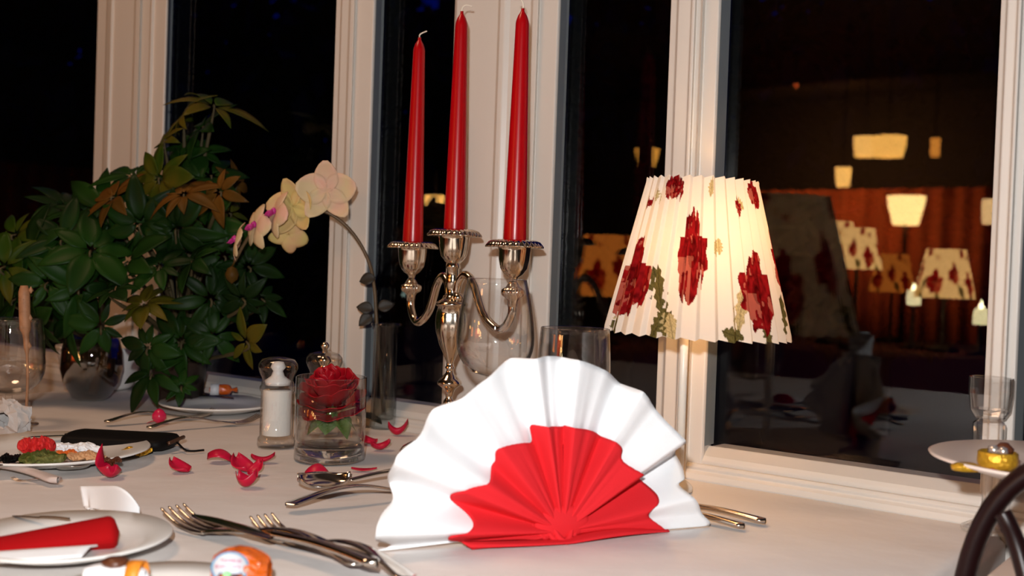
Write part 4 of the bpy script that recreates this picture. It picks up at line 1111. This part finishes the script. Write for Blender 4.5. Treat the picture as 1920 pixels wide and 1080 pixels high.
for nm, mm_, x, y, r in (('nut_print', M_choc, -.0035, -.0065, .0038), ('leaf_print', mat('green_print', (.3, .75, .3), .5), -.009, -.0035, .0026), ('caramel_print', mat('caramel_print', (.85, .5, .08), .4), -.0105, -.0075, .0034)):
    b = MB(); c = Vector((0, 0, .0135)) + fwd * .0172 + lr * x + lu * y
    pts = [c + lr * (r * cos(2*pi*k/20)) + lu * (r * .8 * sin(2*pi*k/20)) for k in range(20)] + [c + fwd * .0006]
    b.add(pts, [(k, (k+1) % 20, 20) for k in range(20)]); b.build(nm, mm_, lo, solid=.0002)
# white papered sweet with chocolate piece and orange band
cp = PZ(218, 1072, .64); cp.z = TZ + .0095
ws = empty('paper_wrapped_sweet', cp, 'white paper sweet topped with dark chocolate at bottom left', 'sweet')
ws.scale = (.72,) * 3
b = MB()
def wp_(u, v):
    a = 2*pi*v; r = .0135 * (sin(pi * min(1, .12 + u * .82)) ** .4) * (1 + .06 * cos(6*a))
    return Vector(((u - .5) * .05, r * cos(a), .0125 + r * sin(a) * .85))
b.grid(wp_, 20, 25); b.build('paper', M_napw, ws)
b = MB(); b.lathe([(0, 0), (.010, .001), (.012, .004), (.008, .007), (0, .008)], 8, c=(-.001, 0, .0215)); o = b.build('chocolate', M_choc, ws)
b = MB(); b.lathe([(.0142, -.006), (.0142, .006)], 28, closed=False); o = b.build('orange_band', mat('orange_paper', (.75, .25, .02), .5), ws, solid=.0004); o.rotation_euler = (0, pi/2, 0); o.location = (.017, 0, .0125)

# ================================================================== LOWER LEFT NAPKIN, HEAPED PLATE
rn = PT(100, 1030); 
red = empty('red_napkin', Vector((rn.x, rn.y, TZ + .013)), 'red napkin rolled into a wedge on the side plate at lower left', 'napkin')
ri = Vector(red.location)
b = MB()
A = PZ(-30, 1030, .725); Bp = PZ(224, 998, .760)
axis_ = (Bp - A); La = axis_.length; ax = axis_.normalized(); upv = Vector((0, -.25, 1)).normalized(); sdv = ax.cross(upv).normalized()
def roll_(u, v):
    a = 2*pi*v; e = 1 if u < .92 else sqrt(max(0, 1 - ((u - .92) / .08) ** 2))
    h = lerp(.0045, .0115, u) * e; d = lerp(.010, .016, u) * e
    z = sin(a) * h; y = cos(a) * d * (1 + .08 * sin(3 * a))
    return A + ax * (La * u) + upv * (z + .0005) + sdv * y - ri
b.grid(roll_, 40, 41); b.build('roll', mat('deep_red_cotton', (0.36, 0.004, 0.006), 0.9, spec=0.1, bump=(700, 0.2, 0.0006)), red)
b = MB()
def wlay(u, v):
    p = A + ax * (La * u * .85) + Vector((.004, -.012 - .03 * v, 0)) - ri; p.z = -.004 + .003 * (1 - abs(2*v - 1)) ; return p
b.grid(wlay, 12, 9); b.build('white_layer', M_napw, red, solid=.0015)
# curled white napkin
wc = TP(212, 975); wn_ = empty('curled_napkin', wc, 'white napkin end curled upright behind the red roll', 'napkin')
b = MB(); wi = Vector(wn_.location)
def curl(u, v):
    x = lerp(150, 262, u); ytop = 912 + 26 * max(0, (u - .55) / .45) ** 2 * 1.6 - 2*u; ybot = 985 if u < .9 else lerp(985, 975, (u - .9) / .1)
    Z = .86 + .02 * cos(pi * u * 1.1)
    pt = PZ(x + (14 * (1 - v) if u < .15 else 0), lerp(ybot, ytop, v), Z + .012 * v * (1 - u)); pt.z = max(pt.z, TZ + .0012)
    return pt - wi
b.grid(curl, 26, 12); b.build('cloth', M_napw, wn_, solid=.0016)

cs = empty('glasses_case', TP(240, 843), 'flat black leather glasses case lying beyond the heaped plate', 'case'); ci = Vector(cs.location)
b = MB()
ca, cb = TP(130, 836), TP(328, 846); cd = (cb - ca); cd.z = 0; cl_ = cd.length; cd.normalize(); cs_ = Vector((-cd.y, cd.x, 0))
def case_(u, v):
    a = 2*pi*v; e = min(1, sqrt(max(0, 1 - (max(0, u - .9) / .1) ** 2)), sqrt(max(.2, 1 - (max(0, .06 - u) / .06) ** 2)))
    return ca + cd * (cl_ * u) + cs_ * (cos(a) * .030 * e) + Vector((0, 0, .0085 + (abs(sin(a)) ** .6 * (1 if sin(a) > 0 else -1)) * .008 * e)) - ci
b.grid(case_, 30, 33); b.build('body', M_black, cs)
b = MB(); b.tube([q - ci for q in catmull([cb - cd*.01 + Vector((0, 0, .012)), cb + Vector((0, 0, .010)), TP(350, 852) + Vector((0, 0, .003)), TP(382, 849) + Vector((0, 0, .002))], 5)], .0011, 8); b.build('cord', M_black, cs)
b = MB(); b.tube([q - ci for q in catmull([cb - cs_*.02 + Vector((0, 0, .010)), cb + cd*.008 + Vector((0, 0, .014)), cb + cs_*.02 + Vector((0, 0, .010))], 5)], .0022, 8); b.build('clasp', mat('brown_metal', (.10, .05, .03), .3, .6), cs)
HZ = TZ + .012
def onp(x, y, h=.012):
    d = ray(x, y); t = (TZ + h - EYE) / d.z; return CAM + d * t
def scrap(name, a, b_, wid, th, m, label, cat, n=14, ph=0, h=.013):
    A_, B_ = onp(*a, h), onp(*b_, h); d = B_ - A_; L = d.length; d.normalize(); s = Vector((-d.y, d.x, 0)); mid = (A_ + B_) / 2
    b = MB()
    def fn(u, v):
        aa = 2*pi*v; e = sin(pi * min(1, .1 + u * .82)) ** .5
        k = 1 + .55 * noise.noise(Vector((u*9, cos(aa)*3, ph))) + .3 * noise.noise(Vector((u*20, sin(aa)*6, ph)))
        return d * (L * (u - .5)) + s * (cos(aa) * wid * e * k) + Vector((0, 0, sin(aa) * th * e * k + .0012 * sin(u * 9 + ph)))
    b.grid(fn, n + 8, 21); o = b.build(name, m, None, smooth=False)
    zm = min(v.co.z for v in o.data.vertices)
    o.location = mid - Vector((0, 0, zm)); o.location.z = TZ + .0115 - zm - .002
    return tag(o, label, cat)
scrap('crumpled_napkin', (35, 850), (102, 850), .014, .008, mat('bright_red_paper', (.65, .02, .02), .7), 'crumpled bright red paper on the heaped plate', 'paper', ph=1)
scrap('paper_strip', (108, 851), (146, 852), .007, .003, mat('orange_strip', (.75, .16, .02), .6), 'narrow orange paper strip on the heaped plate', 'paper', ph=2)
scrap('biscuit', (130, 856), (196, 860), .008, .004, mat('tan_biscuit', (.6, .33, .16), .8, var=.3), 'long tan biscuit piece on the heaped plate', 'biscuit', ph=3)
scrap('salad_leaf', (38, 868), (122, 868), .013, .006, leafmat('salad_green', (.08, .10, .02), (.2, .2, .06), 60), 'olive green salad leaf on the heaped plate', 'leaf', ph=4)
scrap('foil_wrapper', (225, 852), (285, 850), .008, .004, M_gold, 'golden foil wrapper in front of the black case', 'wrapper', ph=5, h=.004).location.z -= .009
scrap('cardboard_piece', (0, 866), (38, 866), .011, .004, M_black, 'black card piece at the left edge of the heaped plate', 'card', ph=6)
scrap('chocolate_piece', (195, 869), (228, 868), .006, .003, M_choc, 'dark chocolate piece at the right rim of the heaped plate', 'chocolate', ph=7, h=.012)
scrap('crumpled_paper', (100, 843), (190, 848), .008, .005, M_napw, 'white crumpled paper along the heaped plate', 'paper', ph=8)
scrap('crumpled_paper', (0, 806), (40, 800), .024, .018, mat('grey_tissue', (.55, .52, .5), .9), 'grey white tissue at the far left of the cloth', 'tissue', ph=9, h=.012).location.z -= .008

# ================================================================== CHAIR AT THE RIGHT
ch = empty('bentwood_chair', (.40, .50, 0), 'dark bentwood chair with a hoop back at the right end', 'chair')
cyaw = Vector((.8, -.6, 0)).normalized()          # direction across the back
ctr = Vector((.450, .645, 0)) - Vector(ch.location)
b = MB(); top = EYE - .106
def hoop(hw, zt, zb, r, p=2.4, lean=.0):
    pts = []
    for k in range(41):
        a = pi * k / 40; c_ = cos(a); s_ = sin(a)
        x = -hw * (abs(c_) ** (2/p)) * (1 if c_ > 0 else -1); z = lerp(zb, zt, abs(s_) ** (2/p))
        pts.append(ctr + cyaw * x + Vector((0, 0, z)) + Vector((.05, .04, 0)) * 0)
    return [Vector((pts[0].x, pts[0].y, .46))] + pts + [Vector((pts[-1].x, pts[-1].y, .46))]
b.tube(hoop(.165, top, .60, .011, 4.0), .0072, 14); b.build('back_hoop', M_wood, ch)
cl_loc = Vector(ch.location)
sc1 = [PZ(1880, 962, .712), PZ(1892, 985, .708), PZ(1908, 1025, .700), PZ(1924, 1085, .692), PZ(1950, 1200, .68), PZ(2010, 1400, .665), PZ(2180, 1600, .64)]
b = MB(); b.tube([q - cl_loc for q in catmull(sc1, 5)], .0058, 12); b.build('back_scroll', M_wood, ch)
def mirr(p):
    q = p - cl_loc - ctr; q.z = 0; k = q.dot(cyaw); r = p - cl_loc - cyaw * (2 * k); return r
b = MB(); b.tube([mirr(q) for q in catmull(sc1, 5)], .0058, 12); b.build('back_scroll', M_wood, ch)
perp = Vector((-cyaw.y, cyaw.x, 0));  perp = perp if perp.y < 0 else -perp
sc_ = ctr + perp * .205
b = MB(); b.lathe([(0, .44), (.19, .44), (.205, .448), (.205, .462), (.19, .468), (0, .464)], 48, c=(sc_.x, sc_.y, 0)); b.build('seat', M_wood, ch)
for sx, sy in ((-1, -1), (1, -1), (-1, 1), (1, 1)):
    q = sc_ + cyaw * (.155 * sx) + perp * (.145 * sy); e = sc_ + cyaw * (.19 * sx) + perp * (.18 * sy)
    b = MB(); b.tube([(e.x, e.y, .0), (q.x, q.y, .445)], [.011, .015], 12); b.build('leg', M_wood, ch)

# ================================================================== THE REST OF THE ROOM (seen mirrored in the panes)
def bowl_lamp(x, y, Z, wpx, hpx, label, strength, color, topk=1.0, botk=.66, name='wall_lamp', cord=True):
    p = MIR(x, y, Z); g = empty(name, p, label, 'lamp', 'lit lamps mirrored in the window panes')
    R = wpx / 2 / F_PX * Z; H = hpx / F_PX * Z
    mn = 'glow_%s' % label[:24]
    m = bpy.data.materials.new(mn); m.use_nodes = True; nt = m.node_tree; bs = nt.nodes['Principled BSDF']
    bs.inputs['Base Color'].default_value = (.5, .35, .2, 1); bs.inputs['Emission Color'].default_value = (*color, 1); bs.inputs['Emission Strength'].default_value = strength * 1.5
    b = MB(); b.lathe([(R*botk*.96, -H/2 + .002), (R*botk, -H/2), (R*lerp(botk, topk, .5)*1.04, 0), (R*topk, H/2), (R*topk*.96, H/2 - .001)], 28, closed=False, flute=lambda i, t: 1 + .02 * cos(12*t)); b.build('lamp_shade', m, g)
    if cord:
        L = H_CEIL - p.z
        b = MB(); b.tube([(0, 0, 0), (0, 0, L)], .004, 8); b.build('cord', M_black, g)
    else:
        b = MB(); b.tube([(0, 0, H/2 - .01), (0, 0, -p.z + .02)], [.008, .012], 10); b.lathe([(0, 0), (.13, 0), (.12, .015), (.02, .03)], 24, c=(0, 0, -p.z)); b.build('stand', M_black, g)
    return g
WARM = (1.0, .47, .12)
bowl_lamp(815, 389, 6.0, 46, 44, 'glowing bowl lamp mirrored between the left and middle candles', 13, (1, .5, .12))
bowl_lamp(1212, 295, 6.0, 46, 32, 'small dim bowl lamp mirrored above left of the lampshade', 7, (1, .42, .06))
bowl_lamp(1622, 275, 6.8, 44, 38, 'left lamp of the glowing pair mirrored high in the right pane', 12, (1, .5, .12), 1, .85)
bowl_lamp(1665, 275, 6.4, 66, 38, 'right lamp of the glowing pair mirrored high in the right pane', 12, (1, .48, .10), 1, .8)
bowl_lamp(1753, 276, 7.2, 18, 34, 'narrow orange lamp mirrored right of the glowing pair', 7, (1, .35, .05), 1, .9)
bowl_lamp(1580, 332, 6.6, 30, 36, 'small round lamp mirrored below the glowing pair', 13, (1, .5, .12), 1, .8)
bowl_lamp(1698, 395, 6.0, 70, 54, 'bright flaring floor lamp mirrored in the right pane', 20, (1, .62, .22), 1, .66, 'floor_lamp', False)
bowl_lamp(1858, 397, 6.5, 34, 46, 'pale lamp mirrored at the edge of the right post', 9, (1, .6, .25), 1, .9)
bowl_lamp(1492, 160, 7.0, 7, 7, 'tiny red light mirrored high above the lampshade', 6, (1, .15, .03))
bowl_lamp(386, 352, 5.5, 9, 7, 'tiny orange light mirrored behind the tall plant', 26, (1, .22, .03))
bowl_lamp(1081, 278, 6.5, 11, 9, 'tiny red light mirrored right of the double post', 5, (1, .08, .02))
bowl_lamp(755, 552, 4.5, 7, 8, 'tiny white light mirrored below the left candle arm', 3, (.7, .9, .8))
M_litshade = shade_material('lit_rose_print_shade', ((1.0, .56, .2), 14.0))
M_litshade_dim = shade_material('dim_lit_rose_print_shade', ((1.0, .27, .035), 5.5))
shade_src = {}
def room_table(x, Z, lamp_specs, label, R=.42):
    """round table in the room with its cloth; the lamps stand on it"""
    p = MIR(x, 520, Z); p.z = 0
    t = empty('round_table', p, label[0], 'table', 'round tables in the dark room behind')
    b = MB(); b.lathe([(0, TZ-.03), (R, TZ-.03), (R, TZ-.006), (0, TZ-.006)], 40); b.build('tabletop', M_tablewood, t)
    b = MB(); b.lathe([(.22, 0), (.2, .03), (.04, .06), (.035, TZ-.03)], 24); b.build('pedestal', M_tablewood, t)
    b = MB(); b.lathe([(0, TZ-.003), (R+.005, TZ-.003), (R+.012, TZ-.012), (R+.02, TZ-.2), (R+.03, TZ-.32)], 72, closed=False, flute=lambda i, th: 1 + (.03 * cos(12*th) if i >= 3 else 0)); o = b.build('tablecloth', M_redcloth, None); o.location = p
    tag(o, label[1], 'tablecloth', 'tablecloths in the dark room behind')
    return p
def room_lamp(x, y, Z, hpx, label, m):
    p = MIR(x, y, Z); H = .15 * 1.0; k = (hpx / F_PX * Z) / .142
    g = empty('table_lamp', Vector((p.x, p.y, TZ + .0)), label, 'lamp', 'lit lamps mirrored in the window panes')
    if not shade_src:
        o = pleat_shade('lamp_shade', .055, .0855, .142, m, g, nth=192, nv=44, printed=True); shade_src['o'] = o
    else:
        o = shade_src['o'].copy(); o.data = shade_src['o'].data.copy(); o.data.materials[0] = m; C.objects.link(o); o.parent = g
    o.location = (0, 0, p.z - TZ - .071 * k); o.scale = (k, k, k); o.rotation_euler = (0, 0, random.uniform(0, 6))
    b = MB(); b.lathe([(0, 0), (.05, 0), (.045, .01), (.006, .02), (.005, p.z - TZ)], 20, closed=False); b.build('pole', M_wood, g)
room_table(1680, 3.45, None, ('round dark table mirrored under the rose shades in the right pane', 'dark red cloth on the table under the mirrored rose shades'), R=.46)
room_table(1120, 3.15, None, ('round dark table mirrored left of the lampshade', 'dark red cloth on the table mirrored left of the lampshade'), R=.36)
room_lamp(1562, 458, 3.5, 84, 'left of the two overlapping rose shades mirrored right of the lamp', M_litshade)
room_lamp(1606, 466, 3.25, 76, 'right of the two overlapping rose shades mirrored right of the lamp', M_litshade)
room_lamp(1672, 512, 3.72, 70, 'narrow rose shade mirrored in the middle of the right pane', M_litshade_dim)
room_lamp(1771, 513, 3.3, 90, 'wide rose shade mirrored near the right post', M_litshade)
room_lamp(1135, 498, 3.1, 112, 'dim orange rose shade mirrored left of the main lamp', M_litshade_dim)
# candles in the room
def room_candle(x, y, Z, label, hold):
    p = MIR(x, y, Z); g = empty('lit_candle', p, label, 'candle', 'small candle lights mirrored in the right pane')
    b = MB(); b.lathe([(0, -.03), (.022, -.03), (.022, .0), (.02, .018), (0, .0)], 20); b.build('holder', mat('glowing_wax', (.9, .8, .6), .5, emit=(1, .85, .45), estr=14 if hold else 1), g)
    b = MB(); b.lathe([(0, 0), (.007, .008), (.009, .018), (.004, .035), (0, .045)], 14); b.build('flame', mat('candle_flame', (1, .9, .6), .5, emit=(1, .9, .5), estr=60), g)
    b = MB(); b.lathe([(0, -p.z + TZ), (.04, -p.z + TZ), (.04, -p.z + TZ + .005), (.008, -p.z + TZ + .012), (.006, -.03)], 20, closed=False); b.build('stand', M_wood, g)
room_candle(1712, 555, 3.4, 'bright candle glass mirrored between the rose shades', True)
room_candle(1838, 590, 3.2, 'candle flame mirrored beside the right post', False)
# curtains along the left and back walls
def curtain(sa, wa, sb_, wb, z0, z1, label):
    a = W(sa, wa, 0); b_ = W(sb_, wb, 0); d = b_ - a; L = d.length; d.normalize(); nn = Vector((-d.y, d.x, 0)); N = int(L * 40)
    b = MB()
    def fn(u, v):
        return a + d * (L * u) + nn * (.035 * sin(u * L * 2*pi / .16) + .015 * sin(u * L * 19)) + Vector((0, 0, lerp(z0, z1, v)))
    b.grid(fn, N, 3); o = b.build('curtain', M_curtain, None, solid=.004)
    o2 = tag(o, label, 'curtain', 'rust red curtains on the far walls')
pw = MIR(1680, 430, 7.0); s_, w_ = wz(pw)
curtain(S_L + .35, -2.2, S_L + .35, -5.2, .2, 1.62, 'rust red half curtain on the far left wall')
curtain(-3.25, W_BACK + .3, -.6, W_BACK + .3, .2, 1.72, 'rust red curtain along the back wall')
